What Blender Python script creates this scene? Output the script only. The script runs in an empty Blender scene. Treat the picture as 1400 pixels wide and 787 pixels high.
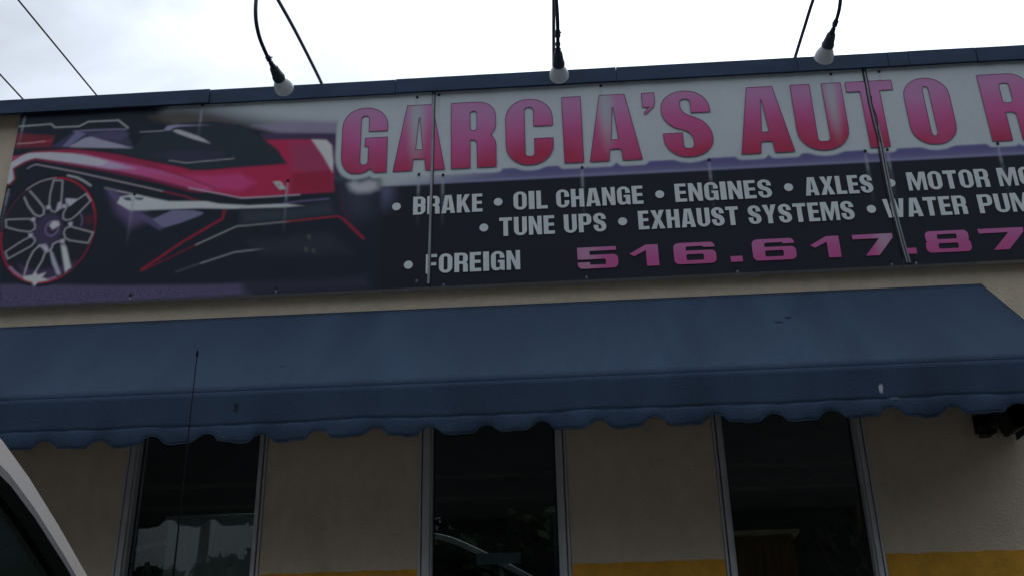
import bpy, bmesh, math, random
import numpy as np
from mathutils import Vector, Matrix
from mathutils.geometry import tessellate_polygon
random.seed(7); rng = np.random.default_rng(7)
S = bpy.context.scene; COL = S.collection

# ------------------------------------------------------------------ camera
cam = bpy.data.cameras.new('camera'); camo = bpy.data.objects.new('camera', cam); COL.objects.link(camo); S.camera = camo
cam.sensor_width = 36.0; cam.lens = 36.0*1452.47/1400; cam.clip_end = 2000; cam.clip_start = .05
right = Vector((0.99787574, 0.06160918, -0.02117342)); up = -Vector((-0.04509994, 0.41877701, -0.90696847)); fwd = Vector((-0.04701064, 0.90599676, 0.42066599))
camo.matrix_world = Matrix(((right.x, up.x, -fwd.x, 0), (right.y, up.y, -fwd.y, -5.01), (right.z, up.z, -fwd.z, 1.25), (0, 0, 0, 1)))

# ------------------------------------------------------------------ sky and sun
SUN_EL, SUN_AZ = math.radians(60), math.radians(16)      # azimuth from +Y (behind the shop) towards +X
w = bpy.data.worlds.new('World'); S.world = w; w.use_nodes = True
nt = w.node_tree; N = nt.nodes; LK = nt.links; N.clear()
def wn(t, **k):
    n = N.new(t)
    for a, b in k.items(): setattr(n, a, b)
    return n
def wmath(op, a, b=None):
    n = wn('ShaderNodeMath', operation=op)
    for i, v in enumerate((a, b)):
        if v is None: continue
        if isinstance(v, (int, float)): n.inputs[i].default_value = v
        else: LK.new(v, n.inputs[i])
    return n.outputs[0]
sky = wn('ShaderNodeTexSky', sky_type='NISHITA', sun_disc=False, sun_elevation=SUN_EL, sun_rotation=SUN_AZ)
tc = wn('ShaderNodeTexCoord')
dt = wn('ShaderNodeVectorMath', operation='DOT_PRODUCT'); LK.new(tc.outputs['Generated'], dt.inputs[0])
dt.inputs[1].default_value = (math.cos(SUN_EL)*math.sin(SUN_AZ), math.cos(SUN_EL)*math.cos(SUN_AZ), math.sin(SUN_EL))
ang = wmath('ARCCOSINE', wmath('MINIMUM', dt.outputs['Value'], .9999))
q = wmath('DIVIDE', ang, math.radians(19)); glow = wmath('MULTIPLY', wmath('EXPONENT', wmath('MULTIPLY', wmath('MULTIPLY', q, q), -1.0)), 62.0)
mp = wn('ShaderNodeMapping'); LK.new(tc.outputs['Generated'], mp.inputs['Vector']); mp.inputs['Scale'].default_value = (1, 1, 2.2); mp.inputs['Location'].default_value = (.3, 0, .2)
nz = wn('ShaderNodeTexNoise'); nz.inputs['Scale'].default_value = 4.2; nz.inputs['Detail'].default_value = 7; nz.inputs['Roughness'].default_value = .52; nz.inputs['Distortion'].default_value = .35
LK.new(mp.outputs[0], nz.inputs['Vector'])
mr = wn('ShaderNodeMapRange'); mr.inputs['From Min'].default_value = .32; mr.inputs['From Max'].default_value = .68; mr.inputs['To Min'].default_value = 6.9; mr.inputs['To Max'].default_value = 12.4
LK.new(nz.outputs['Fac'], mr.inputs['Value'])
sx = wn('ShaderNodeSeparateXYZ'); LK.new(tc.outputs['Generated'], sx.inputs[0])
cie = wmath('MULTIPLY_ADD', wmath('MAXIMUM', sx.outputs['Z'], 0.0), 0.667); cie.node.inputs[2].default_value = .333      # overcast sky: three times brighter overhead than at the horizon
val = wmath('ADD', wmath('MULTIPLY', mr.outputs[0], cie), wmath('MULTIPLY', glow, wmath('DIVIDE', mr.outputs[0], 9.8)))
cc = wn('ShaderNodeVectorMath', operation='SCALE'); cc.inputs[0].default_value = (.88, .96, 1.08); LK.new(val, cc.inputs['Scale'])
mx = wn('ShaderNodeMix', data_type='RGBA'); mx.inputs['Factor'].default_value = .93; LK.new(sky.outputs[0], mx.inputs['A']); LK.new(cc.outputs[0], mx.inputs['B'])
bg = wn('ShaderNodeBackground'); bg.inputs['Strength'].default_value = .1; LK.new(mx.outputs['Result'], bg.inputs['Color'])
wo = wn('ShaderNodeOutputWorld'); LK.new(bg.outputs[0], wo.inputs['Surface'])
sl = bpy.data.lights.new('sun', 'SUN'); sl.energy = .9; sl.angle = math.radians(14); sl.color = (1, .96, .9)
so = bpy.data.objects.new('sun', sl); COL.objects.link(so)
so.rotation_euler = Vector((math.cos(SUN_EL)*math.sin(SUN_AZ), math.cos(SUN_EL)*math.cos(SUN_AZ), math.sin(SUN_EL))).to_track_quat('Z', 'Y').to_euler()
so.location = (3, 12, 20)
S.view_settings.view_transform = 'Standard'; S.view_settings.look = 'None'; S.view_settings.exposure = 0; S.view_settings.gamma = 1
S.view_settings.use_curve_mapping = False
S.cycles.max_bounces = 8; S.cycles.transparent_max_bounces = 12; S.cycles.use_denoising = True

# ------------------------------------------------------------------ materials
def mat(name, color, rough=.6, metal=0, var=0.0, vscale=6, bump=0.0, bscale=60, attr=None, spec=.5, coat=0, dark=None, dscale=2.0, damt=.3, stretch=None, sheen=0, trans=None):
    m = bpy.data.materials.new(name); m.use_nodes = True; t = m.node_tree; n = t.nodes; b = n['Principled BSDF']
    b.inputs['Roughness'].default_value = rough; b.inputs['Metallic'].default_value = metal
    b.inputs['Specular IOR Level'].default_value = spec; b.inputs['Coat Weight'].default_value = coat; b.inputs['Sheen Weight'].default_value = sheen
    co = n.new('ShaderNodeTexCoord'); src = co.outputs['Object']
    if stretch:
        mpn = n.new('ShaderNodeMapping'); mpn.inputs['Scale'].default_value = stretch; t.links.new(src, mpn.inputs[0]); vsrc = mpn.outputs[0]
    else: vsrc = src
    if attr:
        a = n.new('ShaderNodeAttribute'); a.attribute_name = attr; cur = a.outputs['Color']
    else:
        r = n.new('ShaderNodeRGB'); r.outputs[0].default_value = (*color, 1); cur = r.outputs[0]
    if var:
        z = n.new('ShaderNodeTexNoise'); z.inputs['Scale'].default_value = vscale; z.inputs['Detail'].default_value = 8; z.inputs['Roughness'].default_value = .6; t.links.new(vsrc, z.inputs['Vector'])
        r1 = n.new('ShaderNodeMapRange'); r1.inputs['From Min'].default_value = .3; r1.inputs['From Max'].default_value = .7; r1.inputs['To Min'].default_value = 1-var; r1.inputs['To Max'].default_value = 1+var
        t.links.new(z.outputs['Fac'], r1.inputs['Value'])
        s = n.new('ShaderNodeVectorMath'); s.operation = 'SCALE'; t.links.new(cur, s.inputs[0]); t.links.new(r1.outputs[0], s.inputs['Scale']); cur = s.outputs[0]
    if dark:
        z = n.new('ShaderNodeTexNoise'); z.inputs['Scale'].default_value = dscale; z.inputs['Detail'].default_value = 10; z.inputs['Roughness'].default_value = .7; t.links.new(vsrc, z.inputs['Vector'])
        r1 = n.new('ShaderNodeMapRange'); r1.inputs['From Min'].default_value = .52; r1.inputs['From Max'].default_value = .72; r1.inputs['To Max'].default_value = damt; t.links.new(z.outputs['Fac'], r1.inputs['Value'])
        mm = n.new('ShaderNodeMix'); mm.data_type = 'RGBA'; t.links.new(r1.outputs[0], mm.inputs['Factor']); t.links.new(cur, mm.inputs['A']); mm.inputs['B'].default_value = (*dark, 1); cur = mm.outputs['Result']
    t.links.new(cur, b.inputs['Base Color'])
    if bump:
        z = n.new('ShaderNodeTexNoise'); z.inputs['Scale'].default_value = bscale; z.inputs['Detail'].default_value = 5; t.links.new(src, z.inputs['Vector'])
        bp = n.new('ShaderNodeBump'); bp.inputs['Strength'].default_value = bump; bp.inputs['Distance'].default_value = .01; t.links.new(z.outputs['Fac'], bp.inputs['Height']); t.links.new(bp.outputs[0], b.inputs['Normal'])
    if trans:
        tr = n.new('ShaderNodeBsdfTranslucent'); t.links.new(cur, tr.inputs['Color']); ms = n.new('ShaderNodeMixShader'); ms.inputs[0].default_value = trans
        t.links.new(b.outputs[0], ms.inputs[1]); t.links.new(tr.outputs[0], ms.inputs[2]); t.links.new(ms.outputs[0], n['Material Output'].inputs['Surface'])
    return m
def glass(name, tint, ior=1.5, rough=0.0):
    m = bpy.data.materials.new(name); m.use_nodes = True; t = m.node_tree; n = t.nodes; n.remove(n['Principled BSDF'])
    fr = n.new('ShaderNodeFresnel'); fr.inputs['IOR'].default_value = ior
    tr = n.new('ShaderNodeBsdfTransparent'); tr.inputs['Color'].default_value = (*tint, 1); gl = n.new('ShaderNodeBsdfGlossy'); gl.inputs['Roughness'].default_value = rough
    co = n.new('ShaderNodeTexCoord'); z = n.new('ShaderNodeTexNoise'); z.inputs['Scale'].default_value = 1.3; bp = n.new('ShaderNodeBump'); bp.inputs['Strength'].default_value = .008; bp.inputs['Distance'].default_value = .01
    t.links.new(co.outputs['Object'], z.inputs['Vector']); t.links.new(z.outputs['Fac'], bp.inputs['Height']); t.links.new(bp.outputs[0], gl.inputs['Normal'])
    ms = n.new('ShaderNodeMixShader'); t.links.new(fr.outputs[0], ms.inputs[0]); t.links.new(tr.outputs[0], ms.inputs[1]); t.links.new(gl.outputs[0], ms.inputs[2]); t.links.new(ms.outputs[0], n['Material Output'].inputs['Surface'])
    return m
M = dict(
 stucco=mat('cream_stucco', (.72, .605, .455), .85, var=.07, vscale=9, bump=.6, bscale=90, dark=(.34, .26, .17), dscale=2.2, damt=.28, stretch=(1.6, 1.6, .9)),
 yellow=mat('ochre_paint', (.74, .36, .02), .6, var=.2, vscale=9, bump=.2, bscale=90),
 inner=mat('workshop_inner_wall', (.10, .10, .10), .9, var=.2, vscale=2, bump=.1),
 concrete=mat('workshop_floor', (.16, .16, .155), .7, var=.25, vscale=1.5, bump=.2, bscale=20),
 roofing=mat('roof_felt', (.09, .09, .09), .95, var=.2, bump=.4, bscale=30),
 coping=mat('navy_coping_metal', (.019, .050, .112), .7, var=.25, vscale=5, bump=.12, bscale=14, dark=(.02, .035, .05), dscale=4, damt=.7, stretch=(1, 1, 3)),
 canvas=mat('navy_awning_canvas', (.040, .070, .120), .9, var=.16, vscale=1.4, bump=.5, bscale=200, dark=(.018, .036, .07), dscale=1.2, damt=.45, sheen=0, spec=.25, stretch=(2.2, .5, .5), trans=.015),
 alu=mat('window_aluminium', (.60, .60, .61), .5, .15, var=.12, vscale=8),
 black=mat('black_paint', (.012, .012, .013), .5, var=.2),
 rubber=mat('black_rubber', (.015, .015, .016), .75, var=.2, bump=.1),
 pipe=mat('painted_conduit', (.035, .04, .065), .5, .2, var=.2, vscale=20),
 socket=mat('dark_grey_socket', (.055, .07, .09), .6, var=.15, vscale=30),
 bulb=mat('bulb_reflector_glass', (.68, .72, .72), .3, var=.08, vscale=20, coat=.4, trans=.25),
 bulbface=mat('bulb_front_glass', (.8, .82, .82), .35, var=.03, trans=.5),
 panel=mat('sign_print', (1, 1, 1), .42, attr='print_colour', var=.045, vscale=2.2, spec=.14, bump=.04, bscale=9),
 paneledge=mat('sign_sheet_edge', (.45, .47, .48), .5, .3, var=.1),
 white=mat('sign_white_ink', (.74, .79, .80), .42, var=.06, vscale=5, spec=.32),
 trim=mat('sign_joint_trim', (.24, .25, .28), .4, .3, var=.35, vscale=14, stretch=(1, 1, .3)),
 screw=mat('screw_head', (.012, .012, .015), .45, .5, var=.2),
 drip=mat('pale_scuff', (.55, .6, .64), .5, var=.2, vscale=30),
 matte=mat('matte_black', (.008, .008, .008), 1, spec=.05), glass=glass('window_glass', (.72, .76, .76)), added_skylight=glass('added_skylight_glazing', (.35, .37, .38)), carglass=glass('car_glass', (.10, .13, .12)),
 blind=mat('reflection_blind_fabric', (.50, .58, .58), .9, var=.12, vscale=3, stretch=(4, 4, .5)),
 wood=mat('brown_wood', (.28, .17, .10), .7, var=.35, vscale=6, stretch=(8, 8, .6)), woodtop=mat('pale_wood_top', (.55, .46, .35), .6, var=.3, vscale=10),
 reflection_tone=mat('pale_reflection', (.30, .35, .42), .8, var=.05),
 steel=mat('added_blue_lift_steel', (.12, .2, .3), .5, .3, var=.2),
 asphalt=mat('asphalt', (.045, .045, .045), .9, var=.3, vscale=.8, bump=.5, bscale=40, dark=(.05, .05, .05), dscale=.4, damt=.5),
 paint=mat('silver_car_paint', (.50, .47, .44), .32, .25, var=.03, coat=.6), chrome=mat('rim_alloy', (.6, .6, .62), .25, .9, var=.1),
 paint2=mat('grey_car_paint', (.55, .55, .56), .35, .2, var=.03, coat=.5),
 lens=mat('headlight_lens', (.6, .62, .65), .1, .1, var=.1, coat=.8), red=mat('tail_light_red', (.4, .02, .02), .2, var=.1, coat=.6),
 bark=mat('bark', (.09, .07, .05), .95, var=.35, vscale=12, bump=.8, bscale=30),
 leaf=mat('leaves', (.05, .085, .03), .6, var=.45, vscale=1.6, trans=.25), leaf2=mat('darker_leaves', (.035, .07, .028), .6, var=.45, vscale=1.2, trans=.2),
 siding=mat('pale_siding', (.42, .45, .46), .7, var=.08, vscale=1), pole=mat('weathered_pole_wood', (.13, .10, .08), .9, var=.3, vscale=8, stretch=(4, 4, .3)),
)
def add_spots(m, base_spots):
    """small stains fixed to the cloth: (x, y, z, rx, rz, colour)"""
    t = m.node_tree; n = t.nodes; b = n['Principled BSDF']; cur = b.inputs['Base Color'].links[0].from_socket; co = n.new('ShaderNodeTexCoord')
    dz = n.new('ShaderNodeTexNoise'); dz.inputs['Scale'].default_value = 60; t.links.new(co.outputs['Object'], dz.inputs['Vector'])
    for (x, y, z, rx, rz, c) in base_spots:
        mpn = n.new('ShaderNodeMapping'); mpn.vector_type = 'TEXTURE'; mpn.inputs['Location'].default_value = (x, y, z); mpn.inputs['Scale'].default_value = (rx, .25, rz); t.links.new(co.outputs['Object'], mpn.inputs[0])
        ln = n.new('ShaderNodeVectorMath'); ln.operation = 'LENGTH'; t.links.new(mpn.outputs[0], ln.inputs[0])
        ad = n.new('ShaderNodeMath'); ad.operation = 'MULTIPLY_ADD'; t.links.new(dz.outputs['Fac'], ad.inputs[0]); ad.inputs[1].default_value = .9; t.links.new(ln.outputs['Value'], ad.inputs[2])
        r1 = n.new('ShaderNodeMapRange'); r1.inputs['From Min'].default_value = 1.0; r1.inputs['From Max'].default_value = 1.5; r1.inputs['To Min'].default_value = .8; r1.inputs['To Max'].default_value = 0; t.links.new(ad.outputs[0], r1.inputs['Value'])
        mm = n.new('ShaderNodeMix'); mm.data_type = 'RGBA'; t.links.new(r1.outputs[0], mm.inputs['Factor']); t.links.new(cur, mm.inputs['A']); mm.inputs['B'].default_value = (*c, 1); cur = mm.outputs['Result']
    t.links.new(cur, b.inputs['Base Color'])

# ------------------------------------------------------------------ builders
ORG = {}
class MB:
    def __init__(s): s.v = []; s.f = []
    def add(s, vs, fs):
        o = len(s.v); s.v += [tuple(p) for p in vs]; s.f += [tuple(o+i for i in f) for f in fs]; return s
    def box(s, x0, x1, y0, y1, z0, z1, rot=None, piv=None):
        vs = [Vector((x, y, z)) for x in (x0, x1) for y in (y0, y1) for z in (z0, z1)]
        if rot is not None: vs = [rot @ (v-Vector(piv)) + Vector(piv) for v in vs]
        return s.add(vs, [(0, 1, 3, 2), (4, 6, 7, 5), (0, 4, 5, 1), (2, 3, 7, 6), (0, 2, 6, 4), (1, 5, 7, 3)])
    def tube(s, pts, r, n=10, caps=True):
        pts = [Vector(p) for p in pts]; R = r if isinstance(r, (list, tuple)) else [r]*len(pts); rings = []; ref = None
        for i, p in enumerate(pts):
            t = (pts[min(i+1, len(pts)-1)]-pts[max(i-1, 0)]).normalized()
            if ref is None: ref = t.orthogonal().normalized()
            ref = (ref-t*ref.dot(t)).normalized(); b = t.cross(ref)
            rings.append([p+R[i]*(math.cos(a)*ref+math.sin(a)*b) for a in [2*math.pi*k/n for k in range(n)]])
        vs = [v for g in rings for v in g]; fs = []
        for i in range(len(pts)-1):
            for k in range(n): fs.append((i*n+k, i*n+(k+1) % n, (i+1)*n+(k+1) % n, (i+1)*n+k))
        if caps: fs.append(tuple(range(n))[::-1]); fs.append(tuple((len(pts)-1)*n+k for k in range(n)))
        return s.add(vs, fs)
    def prism(s, poly, ax, a0, a1):
        """extrude a 2D polygon along axis ax (0 x, 1 y, 2 z)"""
        def mk(p, a):
            l = [p[0], p[1]]; l.insert(ax, a); return tuple(l)
        n = len(poly); vs = [mk(p, a0) for p in poly]+[mk(p, a1) for p in poly]
        fs = [(i, (i+1) % n, n+(i+1) % n, n+i) for i in range(n)]+[tuple(range(n))[::-1], tuple(range(n, 2*n))]
        return s.add(vs, fs)
    def grid(s, G):
        h = len(G); wd = len(G[0]); return s.add([p for r in G for p in r], [(i*wd+j, i*wd+j+1, (i+1)*wd+j+1, (i+1)*wd+j) for i in range(h-1) for j in range(wd-1)])
    def build(s, name, m, parent=None, smooth=False, bevel=0, fix=True, solid=0):
        o0 = Vector(ORG.get(parent.name, (0, 0, 0))) if parent else Vector((0, 0, 0))
        me = bpy.data.meshes.new(name); me.from_pydata([tuple(Vector(p)-o0) for p in s.v], [], s.f)
        if fix:
            bm = bmesh.new(); bm.from_mesh(me); bmesh.ops.recalc_face_normals(bm, faces=bm.faces)
            if bevel: bmesh.ops.bevel(bm, geom=[e for e in bm.edges if len(e.link_faces) == 2 and e.calc_face_angle(0) > .6], offset=bevel, segments=2, affect='EDGES', clamp_overlap=True)
            bm.to_mesh(me); bm.free()
        me.materials.append(m)
        if smooth: me.shade_smooth() if smooth is True else me.set_sharp_from_angle(angle=smooth)
        o = bpy.data.objects.new(name, me); COL.objects.link(o)
        if solid:
            md = o.modifiers.new('thickness', 'SOLIDIFY'); md.thickness = solid; md.offset = 0
        if parent: o.parent = parent; ORG[o.name] = tuple(o0)
        else: ORG[o.name] = (0, 0, 0)
        return o
def tag(o, label=None, cat=None, group=None, kind=None):
    if label: o['label'] = label
    if cat: o['category'] = cat
    if group: o['group'] = group
    if kind: o['kind'] = kind
    return o
def thing(name, loc, label, cat, group=None):
    o = bpy.data.objects.new(name, None); COL.objects.link(o); o.location = loc; o.empty_display_size = .2; ORG[o.name] = tuple(loc)
    return tag(o, label, cat, group)
def copy_tree(o, parent=None):
    c = o.copy(); COL.objects.link(c)
    if parent: c.parent = parent
    for ch in list(o.children): copy_tree(ch, c)
    return c
def disc(cx, cz, r, y, n=10): return [(cx+r*math.cos(2*math.pi*k/n), y, cz+r*math.sin(2*math.pi*k/n)) for k in range(n)]

# ------------------------------------------------------------------ ground
mb = MB(); mb.grid([[(x, y, -.004) for x in np.linspace(-400, 400, 9)] for y in np.linspace(-400, 400, 9)]); tag(mb.build('ground', M['asphalt']), kind='structure')

# ------------------------------------------------------------------ the shop building
bld = thing('auto_shop_building', (0, 0, 0), 'cream stucco one storey workshop with navy parapet coping, ochre band and dark windows', 'building')
WIN = [(-2.188, -1.483, -2.135, -1.529), (-.731, -.014, -.667, -.069), (.693, 1.417, .745, 1.367)]
ZT, ZB = 2.98, 1.0
mb = MB(); xs = [-7.0]
for a in WIN: xs += [a[0], a[1]]
xs.append(7.0)
for i in range(0, len(xs), 2): mb.box(xs[i], xs[i+1], 0, .2, ZB, ZT)
mb.box(-7, 7, 0, .2, -.02, ZB); mb.box(-7, 7, 0, .2, ZT, 4.84)
mb.build('front_wall', M['stucco'], bld)
mb = MB()
for i in range(0, len(xs), 2):
    x_ = np.linspace(xs[i]+.004, xs[i+1]-.004, max(8, int((xs[i+1]-xs[i])/.03)))
    mb.prism([(x, 2.155+.0016*math.sin(x*31)+rng.normal(0, .0012)) for x in x_]+[(xs[i+1]-.004, ZB+.01), (xs[i]+.004, ZB+.01)], 1, -.004, .003)
mb.box(-7, 7, -.004, .003, .35, ZB-.01)
mb.build('ochre_band', M['yellow'], bld)
mb = MB().box(-7, -6.8, .2, 9, -.02, 4.84).box(6.8, 7, .2, 3.6, -.02, 4.84).box(6.8, 7, 7.4, 9, -.02, 4.84).box(6.8, 7, 3.6, 7.4, 3.4, 4.84).box(-7, 7, 9, 9.2, 3.3, 4.84).box(-7, -5, 9, 9.2, -.02, 3.3).box(-1, 1, 9, 9.2, -.02, 3.3).box(5, 7, 9, 9.2, -.02, 3.3)  # side and rear doorways left open, out of view, to light the inside
mb.build('side_wall', M['stucco'], bld)
SKX0, SKX1, SKY0, SKY1 = -3.2, 1.6, 1.0, 4.2
for nm, za, zb, mm_ in (('roof', 4.45, 4.6, 'roofing'), ('ceiling', 4.40, 4.446, 'inner')):
    MB().box(-6.8, SKX0, .2, 9, za, zb).box(SKX1, 6.8, .2, 9, za, zb).box(SKX0, SKX1, .2, SKY0, za, zb).box(SKX0, SKX1, SKY1, 9, za, zb).build(nm, M[mm_], bld)
MB().box(SKX0-.05, SKX1+.05, SKY0-.05, SKY1+.05, 4.605, 4.62).build('added_skylight', M['added_skylight'], bld)  # roof opening added out of view to light the car and cabinet inside
MB().box(-6.8, 6.8, .2, 9, 0, .03).build('workshop_floor', M['concrete'], bld)
MB().box(-6.796, 6.796, 8.95, 8.996, 3.3, 4.4).box(-6.796, -6.75, .2, 8.95, .03, 4.4).build('inner_wall', M['inner'], bld)
cuts = [-7.08, -4.6, -1.956, -.888, .357, 1.359, 1.856, 1.968, 2.337, 4.6, 7.08]
for i in range(len(cuts)-1):
    a, b = cuts[i]+.0015, cuts[i+1]-.0015; d = rng.uniform(-.003, .003); e = rng.uniform(-.003, .003); mb = MB(); n = max(2, int((b-a)/.12)); G = []
    prof = [(-.06, 4.785+e), (-.088+d, 4.777+e), (-.088+d, 4.868+e), (-.05, 4.876+e), (.27, 4.876+e), (.27, 4.78)]
    for k in range(n+1):
        x = a+(b-a)*k/n; wv = rng.normal(0, .0012)
        G.append([(x, y+(wv if y < -.07 else 0), z+(wv if z < 4.8 else wv*.5)) for y, z in prof])
    mb.grid(G); mb.add([(a, y, z) for y, z in prof], [tuple(range(6))]); mb.add([(b, y, z) for y, z in prof], [tuple(range(6))])
    mb.build('coping', M['coping'], bld, fix=False)
for a0, a1, b0, b1 in WIN:
    c = (a0+a1)/2
    fr = MB().box(a0, a1, .03, .11, 2.90, ZT).build('window', M['alu'], bld); MB().box(a0, a1, .02, .12, ZB, ZB+.06).build('sill', M['alu'], fr)
    for x0, x1, sgn in ((a0, b0, 1), (a1, b1, -1)):
        lo, hi = min(x0, x1), max(x0, x1); out = lo if sgn > 0 else hi
        mb = MB(); mb.box(*sorted((out+sgn*.002, out+sgn*.013)), -.012, .1, ZB, 2.9); mb.box(*sorted((out+sgn*.013, out+sgn*.020)), .022, .1, ZB, 2.9)
        mb.box(*sorted((out+sgn*.020, out+sgn*(abs(x1-x0)-.009))), -.018, .1, ZB, 2.9); mb.box(*sorted((out+sgn*(abs(x1-x0)-.009), out+sgn*abs(x1-x0))), .004, .1, ZB, 2.9)
        mb.build('jamb', M['alu'], fr, bevel=.0015)
    MB().box(a0+.05, a1-.045, .060, .066, ZB+.06, 2.9).build('pane', M['glass'], fr)
    MB().box(b0+.001, b0+.006, .05, .059, ZB+.06, 2.9).build('gasket', M['rubber'], fr); MB().box(b1-.010, b1-.001, .05, .059, ZB+.06, 2.9).build('gasket', M['rubber'], fr)
# ------------------------------------------------------------------ things behind the glass
t = thing('reflection_blind', (-1.83, .3, 2.6), 'pale grey green blind behind the leftmost window, standing in for a pale reflection', 'blind')
G = [[(x, .22+.006*math.sin(x*46)+.003*math.sin(x*120+z), z) for x in np.linspace(-2.03, -1.545, 50)] for z in np.linspace(1.05, 2.475, 8)]
MB().grid(G).build('reflection_fabric', M['blind'], t, smooth=True); MB().tube([(-2.05, .24, 2.49), (-1.54, .24, 2.49)], .014).build('reflection_roller', M['alu'], t, smooth=True)  # blind added to imitate the pale reflection low in this pane
t = thing('reflection_sheet', (-.36, .08, 2.2), 'small pale blank rectangle inside the middle window, standing in for a reflection', 'reflection')
MB().box(-.462, -.252, .068, .0695, 2.180, 2.232).build('sheet', M['reflection_tone'], t)  # pale sheet hung here to imitate a reflection on the glass
t = thing('wooden_cabinet', (1.0, .9, .03), 'brown wooden cabinet with a pale top standing behind the rightmost window', 'cabinet')
MB().box(.80, 1.14, .62, .98, .05, 2.38).build('carcass', M['wood'], t)
for k in range(2): MB().box(.81+.165*k, .81+.165*k+.158, .604, .618, .12, 2.34).build('door', M['wood'], t)
MB().box(.77, 1.17, .58, 1.0, 2.382, 2.405).build('top', M['woodtop'], t, bevel=.004)

# ------------------------------------------------------------------ awning
aw = thing('awning', (0, 0, 2.6), 'long faded navy canvas awning with a scalloped valance over the windows', 'awning')
AX0, AX1 = -5.4, 2.116
def canopy_pt(x, t):
    sag = math.sin(math.pi*t)*(.008*(1+.25*math.sin(x*2.3))+.0012*math.sin(x*9+t*4))
    y = -.006-.694*t; z = 3.478-.660*t-sag; return (x, y, z)
nx = 150; X = np.linspace(AX0, AX1, nx)
MB().grid([[canopy_pt(x, t) for x in X] for t in np.linspace(0, 1, 14)]).build('canopy', M['canvas'], aw, smooth=True, fix=False, solid=.003)
notch = [-2.26, -2.018, -1.78, -1.544, -1.309, -1.063, -.814, -.586, -.345, -.11, .131, .365, .618, .858, 1.094, 1.343, 1.591, 1.853, 2.09]
notch = [-2.26-.24*k for k in range(13, 0, -1)]+notch
nv = 620; XV = np.linspace(AX0, AX1, nv)
def vy(x, z):   # valance ripple
    k = max(0, (2.80-z)/.2); return -.703-.006*k*math.sin(x*7.1+1)-.009*k*k*math.sin(x*17+2*math.sin(x*3))-.003*k*math.sin(x*41)
seam = lambda x: 2.660+.003*math.sin(x*5.1)+.002*math.sin(x*13)
G = [[(x, vy(x, 2.816+(seam(x)-2.816)*t), 2.816+(seam(x)-2.816)*t) for x in XV] for t in np.linspace(0, 1, 8)]
MB().grid(G).build('valance_band', M['canvas'], aw, smooth=True, fix=False, solid=.002)
def edge(x):
    j = min(range(len(notch)), key=lambda i: abs(x-notch[i])); d = abs(x-notch[j]); i = j if x > notch[j] else j-1
    e = 2.585+.004*math.sin(j*2.1)
    if d < .048: e += .040*math.sqrt(max(0, 1-(d/.048)**2))*.9+.002
    elif d < .075: e += .004*(1-(d-.048)/.027)
    return e
G = []
for t in np.linspace(0, 1, 6):
    r = []
    for x in XV:
        z0 = seam(x)+.004; z1 = edge(x); z = z0+(z1-z0)*t; r.append((x, vy(x, z)-.0035-.004*math.sin(math.pi*t)*(1+.5*math.sin(x*26)), z))
    G.append(r)
MB().grid(G).build('scalloped_flap', M['canvas'], aw, smooth=True, fix=False, solid=.002)
mb = MB(); mb.tube([(x, vy(x, seam(x))-.0035, seam(x)+.002) for x in XV[::3]], .0022, 6); mb.build('seam_cord', M['canvas'], aw, smooth=True)
mb = MB(); mb.tube([(x, vy(x, edge(x))-.0042, edge(x)) for x in XV[::2]], .0028, 5); mb.build('hem_binding', M['canvas'], aw, smooth=True)
for xx in (AX0, AX1):
    MB().prism([(-.006, 3.476), (-.700, 2.814), (-.700, 2.662), (-.006, 2.662)], 0, xx-.0015, xx+.0015).build('end_panel', M['canvas'], aw)
    continue
    mb = MB(); G = [[(xx+.003*(1 if xx > 0 else -1), y, 2.664+(2.592+.04*abs(math.cos(y*13))**6-2.664)*t) for y in np.linspace(-.70, -.01, 60)] for t in (0, .5, 1)]
    mb.grid(G).build('end_flap', M['canvas'], aw, fix=False, solid=.002)
mb = MB(); mb.tube([(AX0+.02, -.664, 2.80), (AX1-.02, -.664, 2.80)], .012).tube([(AX0+.02, -.664, 2.675), (AX1-.02, -.664, 2.675)], .012).tube([(AX0+.02, -.02, 3.44), (AX1-.02, -.02, 3.44)], .012); mb.build('frame_rail', M['alu'], aw, smooth=True)
for xx in (-5.35, -3.4, -1.45, .1, 2.08): MB().tube([(xx, -.022, 3.43), (xx, -.672, 2.803)], .010).tube([(xx, -.664, 2.78), (xx, -.664, 2.685)], .010).build('frame_rib', M['alu'], aw, smooth=True)
add_spots(M['canvas'], [(1.02, -.30, .60, .026, .012, (.008, .008, .012)), (1.075, -.27, .635, .022, .012, (.008, .008, .012)), (1.315, -.705, .11, .012, .022, (.6, .65, .68)), (1.36, -.705, .066, .028, .006, (.3, .36, .42)), (-1.43, -.705, .14, .014, .03, (.012, .02, .03)), (-1.3, -.5, .4, .02, .008, (.012, .02, .04))])

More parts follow.
